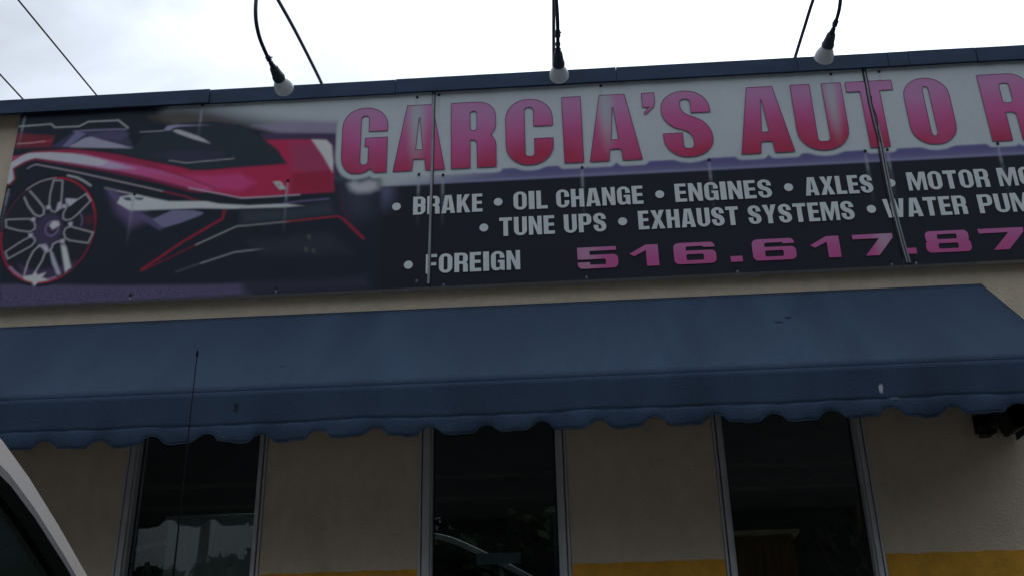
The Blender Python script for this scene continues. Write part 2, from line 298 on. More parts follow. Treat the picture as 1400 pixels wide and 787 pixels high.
# ------------------------------------------------------------------ sign
ART = [
('P',(-1,0,0),90,0,[(866,1341),(2498,1335),(2500,659),(1896,717),(1862,1000),(1591,1036),(1293,1113),(1076,1176),(862,1190)]),
('P',(106,97,92),34,0,[(762,1147),(951,1159),(1167,1111),(1320,1043),(1174,1032),(918,1078)]),
('P',(171,159,186),22,0,[(1361,1050),(1589,1065),(1865,1038),(1860,971),(1511,992)]),
('P',(138,51,71),9,0,[(-26,1087),(223,1052),(215,974),(-20,983)]),
('L',(229,58,75),5,9,[(60,1013),(207,1018)]),
('L',(241,212,219),3,4,[(13,1011),(81,1011),(173,1018)]),
('L',(225,224,228),3,7,[(-4,1128),(190,1133),(216,1108),(357,1107),(406,1136),(572,1134),(577,1138),(646,1077)]),
('P',(80,77,107),10,0,[(218,977),(332,1074),(580,1076),(632,1071),(695,940),(219,974)]),
('P',(142,136,180),3,0,[(347,1073),(278,975),(312,973),(405,1055)]),
('P',(189,185,207),4,0,[(314,973),(400,1026),(442,1033),(505,1007),(616,969),(694,939),(364,965)]),
('P',(98,90,125),8,0,[(407,1040),(540,1062),(660,1044),(613,989),(503,1020),(441,1043)]),
('L',(171,159,195),4,7,[(330,1075),(453,1077),(580,1074),(636,1069)]),
('P',(69,67,95),14,0,[(707,915),(933,940),(1186,906),(1218,837),(1004,831),(879,867)]),
('P',(185,51,92),5,0,[(-12,901),(43,936),(133,956),(342,957),(603,907),(748,864),(977,799),(1046,775),(1200,766),(1335,625),(1342,583),(1131,641),(1066,654),(876,721),(532,821),(133,909),(16,851),(-11,748)]),
('P',(214,54,98),8,0,[(842,831),(977,799),(1046,775),(1117,770),(1322,779),(1574,786),(1520,867),(1435,949),(1605,948),(1763,933),(1825,910),(1849,596),(1741,593),(1500,588),(1342,583),(1131,641),(1003,690)]),
('P',(193,74,116),30,0,[(1578,925),(1772,909),(1830,745),(1777,678),(1610,748)]),
('P',(236,81,146),26,0,[(934,750),(1162,737),(1325,737),(1412,676),(1335,625),(1087,667)]),
('P',(185,48,83),16,0,[(1612,720),(1830,735),(1841,596),(1620,600)]),
('P',(229,107,171),12,0,[(409,919),(610,859),(868,789),(1060,711),(1211,655),(1131,636),(1063,659),(876,725),(532,823),(315,876)]),
('P',(233,90,143),20,0,[(787,777),(999,723),(1194,656),(1055,664),(854,731)]),
('P',(222,191,231),14,0,[(178,937),(409,914),(611,849),(721,805),(575,813),(315,872),(141,911)]),
('P',(229,225,234),4,0,[(9,871),(45,926),(93,945),(210,943),(349,927),(502,884),(569,857),(509,836),(132,911),(80,895)]),
('P',(229,230,237),4,0,[(-11,891),(77,939),(178,940),(133,909),(83,895),(15,848),(36,779),(14,747),(-13,758)]),
('P',(211,82,128),5,0,[(-15,930),(53,930),(9,895),(-16,891)]),
('L',(178,38,74),5,9,[(-10,743),(20,742),(42,778),(20,846),(86,888),(134,902)]),
('L',(167,41,80),5,10,[(134,902),(534,809),(878,707),(1065,640),(1119,633)]),
('L',(193,45,92),7,9,[(781,820),(889,786),(997,742),(1195,651)]),
('L',(236,217,228),3,5,[(102,843),(124,859),(147,867),(367,809),(627,732),(799,681),(899,650)]),
('L',(200,54,86),5,6,[(899,650),(1011,616),(1105,578)]),
('L',(241,221,241),3,6,[(1039,663),(1214,618),(1342,583),(1500,583),(1661,586)]),
('P',(51,63,75),7,0,[(558,934),(695,938),(754,1034),(958,1095),(1126,1094),(1297,1059),(1431,958),(1519,881),(1575,788),(1362,786),(1125,777),(1042,779),(926,821),(745,875)]),
('P',(69,67,92),14,0,[(793,891),(937,911),(1230,884),(1213,842),(1003,836),(893,861)]),
('L',(214,211,219),2,4,[(718,1046),(852,1047)]),
('P',(178,172,201),2.5,0,[(852,1047),(871,1078),(917,1083),(1119,1069),(948,1069),(911,1063),(892,1047)]),
('P',(214,214,222),2.5,0,[(905,1044),(925,1050),(951,1045),(1052,1001),(1097,974),(1135,943),(1032,980),(937,1023)]),
('L',(229,221,222),2.5,4,[(909,848),(1004,826),(1193,834),(1275,839)]),
('P',(91,71,107),4,0,[(1407,994),(1839,967),(1855,814),(1882,672),(1844,697),(1827,886),(1796,931),(1435,953)]),
('P',(241,240,237),7,0,[(1705,937),(1790,929),(1822,891),(1836,782),(1835,716),(1808,765),(1772,833)]),
('P',(225,225,225),2,0,[(1505,677),(1548,677),(1585,625),(1548,623)]),
('L',(84,48,74),2,3,[(1499,680),(1544,619),(1582,620)]),
('L',(59,58,68),2,5,[(1539,659),(1546,650)]),
('P',(106,97,140),5,0,[(565,692),(637,660),(742,548),(825,535),(920,426),(914,404),(875,428),(737,526),(648,586)]),
('P',(149,142,180),4,0,[(859,478),(964,529),(1076,522),(1138,504),(1130,491),(1029,451),(926,421)]),
('P',(117,100,143),45,0,[(595,667),(726,613),(845,479),(749,439),(655,535)]),
('P',(51,58,71),4,0,[(786,528),(932,524),(860,483)]),
('P',(236,239,240),4,0,[(662,631),(736,640),(939,585),(1145,574),(1220,554),(1383,535),(1579,534),(1690,516),(1578,512),(1304,519),(1101,533),(824,537),(726,540),(649,590)]),
('L',(236,234,234),3,6,[(565,692),(657,663),(736,640),(828,612)]),
('P',(66,77,98),3,0,[(675,625),(716,623),(732,599),(694,606)]),
('P',(66,77,98),3,0,[(741,622),(795,614),(785,601),(751,607)]),
('L',(146,129,183),5,7,[(1564,534),(1664,545),(1824,552)]),
('L',(200,41,68),6,11,[(838,175),(1042,330),(1248,462),(1253,511)]),
('L',(160,38,62),5,6,[(843,170),(993,245),(1132,317)]),
('L',(233,224,228),2.5,4.5,[(1117,309),(1330,410),(1394,412),(1614,424)]),
('L',(241,51,74),3,6,[(1592,423),(1876,442),(1910,421),(2009,314)]),
('L',(200,41,65),8,11,[(1910,421),(2021,300)]),
('L',(106,38,59),5,7,[(1894,593),(1899,475),(1949,419)]),
('L',(120,120,137),5,5,[(1026,154),(1175,205)]),
('L',(214,208,216),3,5,[(1156,198),(1331,254),(1446,263),(1544,269)]),
('P',(66,77,89),30,0,[(1345,510),(1587,501),(1833,533),(1852,460),(1631,436),(1353,424)]),
('P',(57,63,77),40,0,[(1402,315),(1834,345),(1958,221),(1487,232)]),
('P',(102,94,128),14,0,[(75,132),(716,91),(1110,76),(1403,70),(1447,4),(103,-19)]),
('P',(62,61,80),30,0,[(1383,75),(2041,76),(2062,16),(1409,6)]),
('P',(102,100,95),5,0,[(1718,338),(1736,335),(1736,307),(1722,316)]),
('P',(102,100,95),5,0,[(1707,264),(1725,261),(1725,233),(1710,242)]),
('P',(102,100,95),5,0,[(1747,254),(1765,250),(1764,222),(1750,232)]),
('P',(42,41,53),4,0,[(560,501),(549,554),(531,605),(507,652),(477,694),(443,730),(404,759),(362,780),(318,793),(273,797),(228,792),(185,778),(144,755),(107,725),(75,688),(49,645),(28,597),(14,545),(7,492),(6,437),(13,383),(26,331),(46,282),(71,237),(101,198),(136,165),(174,138),(214,119),(256,108),(299,104),(341,109),(383,122),(421,143),(457,170),(489,205),(516,245),(538,291),(553,340),(562,393),(565,446)]),
('P',(48,48,62),3,0,[(537,496),(527,544),(510,591),(488,634),(461,672),(429,705),(393,732),(355,751),(315,763),(274,766),(233,761),(194,749),(157,728),(123,701),(94,667),(69,627),(50,584),(37,537),(31,487),(30,438),(36,388),(48,341),(66,296),(89,255),(117,218),(148,188),(183,163),(220,146),(259,135),(298,132),(337,137),(375,149),(410,167),(443,193),(472,225),(497,262),(516,303),(531,349),(539,397),(541,446)]),
('L',(120,64,89),3,6,[(541,496),(530,546),(514,593),(491,637),(464,676),(431,709),(395,736),(356,756),(315,768),(274,771),(232,766),(192,754),(155,733),(120,705),(91,670),(66,630),(46,586),(33,538),(27,488),(26,438),(32,387),(45,339),(63,293),(86,252),(114,215),(146,184),(181,159),(219,141),(258,131),(298,128),(338,132),(376,144),(412,163),(445,189),(475,221),(500,259),(520,301),(534,347),(543,396),(545,446),(541,496)]),
('L',(241,45,74),3,7,[(541,496),(530,546),(514,593),(491,637),(464,676),(431,709),(395,736),(356,756),(315,768),(274,771)]),
('L',(229,45,80),3,7,[(26,438),(32,387),(45,339),(63,293),(86,252),(114,215),(146,184),(181,159),(219,141),(258,131),(298,128),(338,132),(376,144),(412,163),(445,189)]),
('L',(185,45,74),3,6,[(445,189),(475,221),(500,259),(520,301),(534,347),(543,396),(545,446),(541,496),(530,546)]),
('L',(229,224,228),3,5,[(274,771),(232,766),(192,754),(155,733),(120,705)]),
('L',(211,165,204),5,12,[(112,228),(144,197),(179,172),(217,154),(256,144),(296,141),(335,145),(374,157)]),
('P',(80,71,101),16,0,[(368,459),(364,475),(359,490),(351,504),(342,516),(332,526),(321,535),(308,541),(295,544),(282,546),(269,544),(257,540),(245,534),(234,525),(224,514),(216,502),(210,488),(206,472),(203,457),(203,440),(205,424),(209,409),(214,394),(222,380),(230,368),(241,358),(252,350),(264,344),(277,341),(290,340),(303,341),(315,345),(327,351),(338,360),(347,370),(355,383),(362,397),(366,411),(369,427),(369,443)]),
('P',(106,45,62),14,0,[(482,521),(521,519),(533,474),(495,466)]),
('P',(84,71,107),18,0,[(150,248),(255,201),(378,215),(479,252),(450,185),(322,150),(193,172)]),
('P',(225,221,234),4,0,[(352,637),(421,628),(387,587),(360,605)]),
('L',(131,110,152),4,9,[(448,545),(468,500),(468,462)]),
('L',(241,241,241),3,5,[(265,756),(260,666),(267,593),(284,563),(306,553),(322,563),(332,590),(326,674),(317,753),(265,756)]),
('L',(241,241,241),3,5,[(465,660),(368,582),(355,544),(358,511),(377,499),(405,503),(435,532),(497,614),(465,660)]),
('L',(241,241,241),3,5,[(540,414),(407,459),(382,448),(376,423),(389,390),(416,373),(522,351),(540,414)]),
('L',(241,241,241),3,5,[(46,474),(124,448),(185,437),(210,454),(207,481),(192,509),(161,519),(37,521),(46,474)]),
('L',(241,241,241),3,5,[(91,278),(210,351),(225,377),(216,399),(195,408),(155,386),(69,321),(91,278)]),
('L',(241,241,241),3,6,[(115,658),(147,600),(191,546),(224,530),(246,545),(239,584),(195,636),(140,696)]),
('L',(241,241,241),3,6,[(250,175),(284,257),(294,315),(280,342),(254,349),(225,318),(207,256),(199,177)]),
('L',(241,241,241),3,6,[(447,206),(403,330),(379,364),(353,371),(327,354),(321,313),(346,238),(391,168)]),
('P',(241,240,241),5,0,[(371,353),(400,331),(448,212),(423,180),(392,278)]),
('P',(214,211,231),5,0,[(321,313),(335,302),(400,172),(375,174)]),
('P',(214,204,222),5,0,[(243,355),(287,358),(319,313),(298,304),(266,338)]),
('P',(229,217,234),4,0,[(250,596),(274,596),(276,574),(256,573)]),
('P',(229,217,234),4,0,[(339,598),(363,599),(364,577),(345,576)]),
('P',(229,217,234),4,0,[(392,485),(415,486),(416,464),(397,463)]),
('P',(229,217,234),4,0,[(364,382),(387,383),(389,361),(369,360)]),
('P',(229,217,234),4,0,[(278,340),(301,341),(303,320),(284,319)]),
('P',(229,217,234),4,0,[(180,426),(204,427),(205,405),(186,404)]),
('P',(229,217,234),4,0,[(178,524),(202,525),(203,503),(184,502)]),
('P',(229,214,234),6,0,[(314,613),(333,618),(340,573),(310,563)]),
('P',(146,126,171),4,0,[(345,459),(341,474),(333,487),(322,497),(310,502),(297,502),(285,498),(276,489),(269,476),(265,461),(266,445),(271,430),(278,417),(289,408),(301,403),(314,402),(326,407),(335,416),(342,428),(346,443)]),
('P',(66,54,83),4,0,[(335,459),(332,471),(326,481),(318,488),(309,491),(299,491),(290,487),(283,479),(278,469),(276,457),(276,445),(280,433),(286,423),(294,417),(303,413),(312,414),(321,418),(328,425),(333,435),(335,447)]),
('P',(240,234,237),4,0,[(288,471),(303,498),(335,496),(347,471),(312,443)]),
('P',(102,87,122),3,0,[(298,454),(309,448),(306,432),(296,442)]),
('P',(241,240,241),5,0,[(193,170),(245,175),(256,195),(274,173),(317,187),(301,159),(338,139),(282,131),(266,108),(247,135),(206,149)]),
('L',(222,227,225),5,9,[(341,784),(399,766),(443,740),(483,710)]),
('L',(138,133,146),5,6,[(565,692),(636,670)]),
('L',(175,107,143),3,4,[(-17,680),(34,674)]),
('P',(73,74,95),90,0,[(1879,649),(1937,692),(2068,657),(2058,457),(1969,418),(1906,488)]),
('P',(214,214,222),26,0,[(1924,637),(1955,658),(1988,643),(2039,658),(2084,646),(2093,600),(2046,580),(1982,579),(1941,600)])]

SU, SV, PW = -3.061, 3.575, 4.797-3.575
YF = -.062
PX = [(-3.061, -.684), (-.680, 1.729), (1.735, 4.15)]
# ---- letters: outlines in a unit-high box, third value rounds the corner
def fil(pts, n=6):
    out = []; L = len(pts)
    for i in range(L):
        p = pts[i]; r = p[2] if len(p) > 2 else 0
        if not r: out.append((p[0], p[1])); continue
        a = pts[i-1]; b = pts[(i+1) % L]; va = Vector((a[0]-p[0], a[1]-p[1])); vb = Vector((b[0]-p[0], b[1]-p[1])); c = Vector(p[:2])
        ra = min(r, va.length*.5 if (len(a) > 2 and a[2]) else va.length*.98); rb = min(r, vb.length*.5 if (len(b) > 2 and b[2]) else vb.length*.98)
        A = c+va.normalized()*ra; B = c+vb.normalized()*rb; k = .5523
        for j in range(n+1):
            t = j/n; P1 = A+(c-A)*k; P2 = B+(c-B)*k
            q = A*(1-t)**3+P1*3*t*(1-t)**2+P2*3*t*t*(1-t)+B*t**3; out.append((q.x, q.y))
    return out
def glyph(c, w, s, h):
    R = min(.30, w*.48); r = .05 if w < 1 else .10; bx = lambda a, b, d, e, q=.04: [(a, b, q), (d, b, q), (d, e, q), (a, e, q)]
    if c == 'A':
        a = .245*w; k = (w/2-s)/.82
        return [[(0, 0), (w/2-a, 1), (w/2+a, 1), (w, 0), (w-s, 0), (w-s-.15*k, .17), (s+.15*k, .17), (s, 0)], [(s+.30*k+.01, .31), (w-s-.30*k-.01, .31), (w/2+.008, .80), (w/2-.008, .80)]]
    if c == 'B': return [[(0, 0), (w, 0, R), (w, .52, .08), (w-.05, .53), (w, .55, .08), (w, 1, R), (0, 1)], bx(s, .13, w-s, .43), bx(s, .59, w-s, .86)]
    if c == 'C': return [[(0, 0, R), (w, 0, R), (w, .39), (w-s, .39), (w-s, h, r), (s, h, r), (s, 1-h, r), (w-s, 1-h, r), (w-s, .58), (w, .58), (w, 1, R), (0, 1, R)]]
    if c == 'E': return [[(0, 0), (w, 0), (w, h*1.15), (s, h*1.15), (s, .43), (w*.94, .43), (w*.94, .59), (s, .59), (s, 1-h*1.1), (w*.98, 1-h*1.1), (w*.98, 1), (0, 1)]]
    if c == 'F': return [[(0, 0), (s, 0), (s, .41), (w*.94, .41), (w*.94, .57), (s, .57), (s, 1-h*1.1), (w, 1-h*1.1), (w, 1), (0, 1)]]
    if c == 'G': return [[(0, 0, R), (w-s, 0, .12), (w-s+.04*w, .07), (w-s+.16*w, 0), (w, 0), (w, .53), (w*.51, .53), (w*.51, .40), (w-s, .40), (w-s, h, r), (s, h, r), (s, 1-h, r), (w-s, 1-h, r), (w-s, .63), (w, .63), (w, 1, R), (0, 1, R)]]
    if c == 'H': return [[(0, 0), (s, 0), (s, .42), (w-s, .42), (w-s, 0), (w, 0), (w, 1), (w-s, 1), (w-s, .59), (s, .59), (s, 1), (0, 1)]]
    if c == 'I': return [[(0, 0), (w, 0), (w, 1), (0, 1)]]
    if c == 'K': return [[(0, 0), (s, 0), (s, .26), (s+.10*w, .42), (w-s*1.08, 0), (w, 0), (w*.62, .58), (w*.97, 1), (w-s*1.15, 1), (s, .60), (s, 1), (0, 1)]]
    if c == 'L': return [[(0, 0), (w, 0), (w, h*1.15), (s, h*1.15), (s, 1), (0, 1)]]
    if c == 'M': return [[(0, 0), (s*.8, 0), (s*.8, .68), (w/2-.22*s, 0), (w/2+.22*s, 0), (w-s*.8, .68), (w-s*.8, 0), (w, 0), (w, 1), (w-s*1.25, 1), (w/2, .40), (s*1.25, 1), (0, 1)]]
    if c == 'N': return [[(0, 0), (s*.9, 0), (s*.9, .60), (w-s*.95, 0), (w, 0), (w, 1), (w-s*.9, 1), (w-s*.9, .44), (s*.95, 1), (0, 1)]]
    if c == 'O': return [[(0, 0, R), (w, 0, R), (w, 1, R), (0, 1, R)], bx(s, h, w-s, 1-h, r+.02)]
    if c == 'P': return [[(0, 0), (s, 0), (s, .38), (w, .38, R*.8), (w, 1, R*.8), (0, 1)], bx(s, .53, w-s, .86)]
    if c == 'R': return [[(0, 0), (s, 0), (s, .42), (w-s, .42, .06), (w-s, 0), (w, 0), (w, .43, .10), (w-.07, .485), (w, .54, .10), (w, 1, R*.8), (0, 1)], bx(s, .56, w-s, .86)]
    if c == 'S': return [[(w, .66), (w, 1, R), (0, 1, R), (0, .50, .20), (w-s, .36, .12), (w-s, h, r), (s, h, r), (s, .36), (0, .36), (0, 0, R), (w, 0, R), (w, .50, .22), (s, .66, .14), (s, 1-h, r), (w-s, 1-h, r), (w-s, .66)]]
    if c == 'T': return [[(w/2-s/2, 0), (w/2+s/2, 0), (w/2+s/2, 1-h*1.2), (w, 1-h*1.2), (w, 1), (0, 1), (0, 1-h*1.2), (w/2-s/2, 1-h*1.2)]]
    if c == 'U': return [[(0, 0, R), (w, 0, R), (w, 1), (w-s, 1), (w-s, h, r), (s, h, r), (s, 1), (0, 1)]]
    if c == 'W': return [[(0, 1), (w*.17, 0), (w*.40, 0), (w*.5, .58), (w*.60, 0), (w*.83, 0), (w, 1), (w-s, 1), (w*.71, .36), (w*.60, 1), (w*.40, 1), (w*.29, .36), (s, 1)]]
    if c == 'X': return [[(0, 0), (s*1.1, 0), (w/2, .33), (w-s*1.1, 0), (w, 0), (w*.69, .51), (w*.98, 1), (w-s*1.1, 1), (w/2, .69), (s*1.1, 1), (w*.02, 1), (w*.31, .51)]]
    if c == 'Y': return [[(w/2-s/2, 0), (w/2+s/2, 0), (w/2+s/2, .40), (w, 1), (w-s*1.05, 1), (w/2, .62), (s*1.05, 1), (0, 1), (w/2-s/2, .40)]]
    if c == "'": return [[(0, .78), (0, 1), (w, 1), (w, .80, .06), (w*.15, .66, .02), (w*.08, .70), (w*.55, .78)]]
    if c == '.': return [[(0, 0), (w, 0), (w, .27), (0, .27)]]
    if c == '5': return [[(0, 0, .2), (w, 0, .22), (w, .63, .2), (s, .63), (s, .82), (w*.96, .82), (w*.96, 1), (0, 1), (0, .43), (w-s, .43, .06), (w-s, .17, .06), (s, .17, .04), (s, .30), (0, .30)]]
    if c == '6': return [[(0, 0, .22), (w, 0, .22), (w, .62, .2), (s, .62), (s, .82, .08), (w-s, .82, .03), (w-s, .76), (w*.98, .76), (w*.98, 1, .2), (0, 1, .24)], bx(s, .17, w-s, .45, .07)]
    if c == '8': return [[(0, 0, .2), (w, 0, .2), (w, .48, .12), (w*.95, .52), (w*.98, .56, .1), (w*.98, 1, .2), (w*.02, 1, .2), (w*.02, .56, .1), (w*.05, .52), (0, .48, .12)], bx(s, .17, w-s, .42, .06), bx(s, .61, w-s, .84, .06)]
    if c == '7': return [[(w*.26, 0), (w*.60, 0), (w, .80), (w, 1), (0, 1), (0, .79), (w*.66, .79)]]
    if c == '1': return [[(w-s, 0), (w, 0), (w, 1), (w-s*1.0, 1), (0, .60), (w*.16, .48), (w-s, .74)]]
    return []
def place(c, u0, u1, v0, v1, s, h):
    H = v1-v0; w = (u1-u0)/H; return [[(u0+x*H, v0+y*H) for x, y in fil(l)] for l in glyph(c, w, s, h)]
def flat(name, glyphs, y, m, parent):
    mb = MB()
    for loops in glyphs:
        vs = [Vector((x, z, 0)) for l in loops for x, z in l]
        tr = tessellate_polygon([[Vector((x, z, 0)) for x, z in l] for l in loops]); mb.add([(p.x, y, p.y) for p in vs], tr)
    o = mb.build(name, m, parent)
    return o
TITLE = [('G', -1.182, -.928), ('A', -.893, -.608), ('R', -.573, -.326), ('C', -.271, -.011), ('I', .045, .149), ('A', .182, .465), ("'", .488, .558), ('S', .588, .854), ('A', .995, 1.279), ('U', 1.306, 1.581), ('T', 1.606, 1.856), ('O', 1.907, 2.149), ('R', 2.318, 2.581),
         ('E', 2.64, 2.82), ('P', 2.88, 3.13), ('A', 3.15, 3.43), ('I', 3.48, 3.58), ('R', 3.65, 3.91)]
TV0, TV1 = 4.274, 4.700
TG = [place(c, a, b, TV0, TV1, .245, .125) for c, a, b in TITLE]
WID = dict(I=.22, M=.70, W=.80, L=.42, E=.43, F=.42, T=.50, S=.50, A=.56, X=.56, Y=.54, K=.55)
def line(txt, u0, u1, v0, v1):
    H = v1-v0; ws = [WID.get(c, .51) for c in txt]; gap = .075; tot = sum(ws)+gap*(len(txt)-1); k = (u1-u0)/(tot*H); out = []; x = u0
    for c, wd in zip(txt, ws): out.append(place(c, x, x+wd*k*H, v0, v1, .205*min(1.1, k), .15)); x += (wd+gap)*k*H
    return out
R1, R2, R3 = (4.000, 4.110), (3.847, 3.957), (3.649, 3.760)
SMALL = []
for txt, a, b, rr in (('BRAKE', -.777, -.404, R1), ('OIL', -.238, -.057, R1), ('CHANGE', -.010, .451, R1), ('ENGINES', .619, 1.126, R1), ('AXLES', 1.300, 1.652, R1), ('MOTOR', 1.833, 2.251, R1), ('MOUNTS', 2.299, 2.80, R1),
                      ('TUNE', -.316, -.024, R2), ('UPS', .025, .246, R2), ('EXHAUST', .415, .937, R2), ('SYSTEMS', .987, 1.532, R2), ('WATER', 1.685, 2.107, R2), ('PUMPS', 2.167, 2.60, R2), ('FOREIGN', -.704, -.211, R3)):
    SMALL.append(line(txt, a, b, *rr))
BUL = [(-.867, 4.056), (-.32, 4.054), (.539, 4.052), (1.216, 4.056), (1.747, 4.052), (-.398, 3.903), (.333, 3.900), (1.622, 3.903), (-.796, 3.705)]
BULL = [[[(cx+.0235*math.cos(2*math.pi*k/20), cz+.0235*math.sin(2*math.pi*k/20)) for k in range(20)]] for cx, cz in BUL]
PH = []
for c, a, b in (('5', .087, .296), ('1', .356, .505), ('6', .583, .799), ('.', .870, .931), ('6', .985, 1.206), ('1', 1.280, 1.430), ('7', 1.499, 1.702), ('.', 1.748, 1.809), ('8', 1.860, 2.086), ('7', 2.134, 2.359)):
    PH.append(place(c, a, b, 3.635, 3.757, .52, .17))
# ---- the printed ground of the three sheets, colour held per vertex of a fine grid
def lin(c): c = np.asarray(c, float)/255; return np.where(c < .04045, c/12.92, ((c+.055)/1.055)**2.4)
class Canvas:
    def __init__(s, u0, u1, step):
        s.nu = int(round((u1-u0)/step))+1; s.nv = int(round(PW/step))+1
        s.u = np.linspace(u0, u1, s.nu); s.v = np.linspace(SV, SV+PW, s.nv); s.U, s.V = np.meshgrid(s.u, s.v); s.C = np.zeros((s.nv, s.nu, 3))
    def win(s, P, pad):
        P = np.asarray(P); i0, i1 = np.searchsorted(s.u, (P[:, 0].min()-pad, P[:, 0].max()+pad)); j0, j1 = np.searchsorted(s.v, (P[:, 1].min()-pad, P[:, 1].max()+pad)); return slice(j0, j1), slice(i0, i1)
    def dist(s, P, sl, closed):
        U = s.U[sl]; V = s.V[sl]; d = np.full(U.shape, 9e9); ins = np.zeros(U.shape, bool); n = len(P)
        for i in range(n if closed else n-1):
            ax, ay = P[i]; bx, by = P[(i+1) % n]; ex, ey = bx-ax, by-ay; L = ex*ex+ey*ey
            if L < 1e-12: continue
            t = np.clip(((U-ax)*ex+(V-ay)*ey)/L, 0, 1); d = np.minimum(d, (U-ax-t*ex)**2+(V-ay-t*ey)**2)
            if closed and ay != by: ins ^= ((ay > V) != (by > V)) & (U < ex*(V-ay)/ey+ax)
        return np.sqrt(d), ins
    def paint(s, sl, a, c): s.C[sl] = s.C[sl]*(1-a[..., None])+np.asarray(c)*a[..., None]
    def poly(s, P, c, blur, op=1):
        blur = max(blur, .004); sl = s.win(P, blur*1.2)
        if s.U[sl].size == 0: return
        d, ins = s.dist(P, sl, True); sd = np.where(ins, d, -d); s.paint(sl, op*smooth((sd/blur+1)/2), c)
    def stroke(s, P, c, w_, blur, op=1):
        blur = max(blur, .003); sl = s.win(P, w_+blur)
        if s.U[sl].size == 0: return
        d, _ = s.dist(P, sl, False); s.paint(sl, op*smooth(((w_/2-d)/blur+1)/2), c)
def smooth(t): t = np.clip(t, 0, 1); return t*t*(3-2*t)
WHT = np.array((.66, .72, .75)); NAVY = np.array((.022, .023, .038)); PUR = np.array((.17, .145, .36)); PUR2 = np.array((.27, .265, .45))
SCREWS = [(-3.035, 4.784), (-2.0, 4.782), (-.767, 4.756), (-.644, 4.764), (.267, 4.766), (1.539, 4.761), (1.802, 4.76), (-3.043, 4.304), (-2.322, 4.217), (-1.471, 4.253), (-.749, 4.25), (-.617, 4.239), (.137, 4.242), (.819, 4.25), (1.647, 4.256), (1.763, 4.257), (2.341, 4.26), (-2.263, 3.607), (-1.489, 3.607), (-.751, 3.633), (-.611, 3.602), (.128, 3.609), (.898, 3.601), (1.674, 3.601), (1.795, 3.602), (2.9, 4.76), (3.5, 4.25), (2.4, 3.6), (3.6, 3.6), (4.1, 4.76), (4.1, 3.6), (4.1, 4.25)]
sheets = []
for k, (a, b) in enumerate(PX):
    cv = Canvas(a, b, .005 if k == 0 else .006)
    V = cv.V; U = cv.U; C = np.broadcast_to(WHT, V.shape+(3,)).copy()
    def over(al, c): 
        global C
        C = C*(1-al[..., None])+np.asarray(c)*al[..., None]
    amt = smooth((U+1.0)/.85); over(smooth((4.262-V)/.016+.5)*amt, PUR); over(smooth((4.222-V)/.03+.5)*.75*amt, PUR2*.82); over(smooth((4.203-V)/.012+.5)*(.25+.6*amt), PUR2*1.15); over(smooth((4.186-V)/.006+.5), NAVY)
    if k == 0:
        C = C+(smooth((4.19-V)/.02)*np.exp(-((U+.93)/.05)**2)*smooth((V-3.98)/.2))[..., None]*np.array((.13, .13, .24))
        fade = smooth((U+.985)/.05); C = C*fade[..., None]+(1-fade[..., None])*lin((40, 48, 62))
        cv.C = C
        for kind, c, bl, wd, pts in ART:
            P = [(x/1000+SU, y/1000+SV) for x, y in pts]
            if kind == 'P': cv.poly(P, lin(c) if c[0] >= 0 else WHT, bl/1000)
            else: cv.stroke(P, lin(c), wd/1000, bl/1000)
        for _ in range(1):      # the picture was printed soft
            c_ = cv.C; c_[1:-1] = (c_[:-2]+2*c_[1:-1]+c_[2:])/4; c_[:, 1:-1] = (c_[:, :-2]+2*c_[:, 1:-1]+c_[:, 2:])/4
        nzs = rng.normal(0, 1, cv.C.shape[:2])
        gm = smooth((3.665-V)/.03)*smooth((-1.75-U)/.4); cv.C *= (1+.22*nzs*gm)[..., None]
    else: cv.C = C
    for (ch, x0, x1), loops in zip(TITLE, TG):
        if x1 < a-.1 or x0 > b+.1: continue
        L0 = loops[0]; cv.poly(L0, WHT, .004); cv.stroke(L0+[L0[0]], WHT, .068, .010)
    # pale streaks down from the fixings: wash marks with sky glare painted in
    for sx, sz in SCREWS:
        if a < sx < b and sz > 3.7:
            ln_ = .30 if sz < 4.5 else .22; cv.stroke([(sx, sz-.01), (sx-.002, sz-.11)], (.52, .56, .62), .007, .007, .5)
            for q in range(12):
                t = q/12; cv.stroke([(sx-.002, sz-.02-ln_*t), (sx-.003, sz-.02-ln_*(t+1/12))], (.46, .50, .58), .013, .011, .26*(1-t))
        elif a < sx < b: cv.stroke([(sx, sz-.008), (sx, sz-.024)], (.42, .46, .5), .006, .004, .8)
    cv.C *= (1+rng.normal(0, .022, cv.C.shape[:2]))[..., None]; cv.C = np.clip(cv.C, .003, .9); sheets.append(cv)
sg = thing('shop_sign', (0, -.03, 3.575), 'wide printed sign with a red sports car and GARCIA\'S AUTO lettering above the awning', 'sign')
def wob(x, z, k): return .0022*math.sin(x*2.6+k)+.0012*math.sin(z*5+x*4.1+k*2)
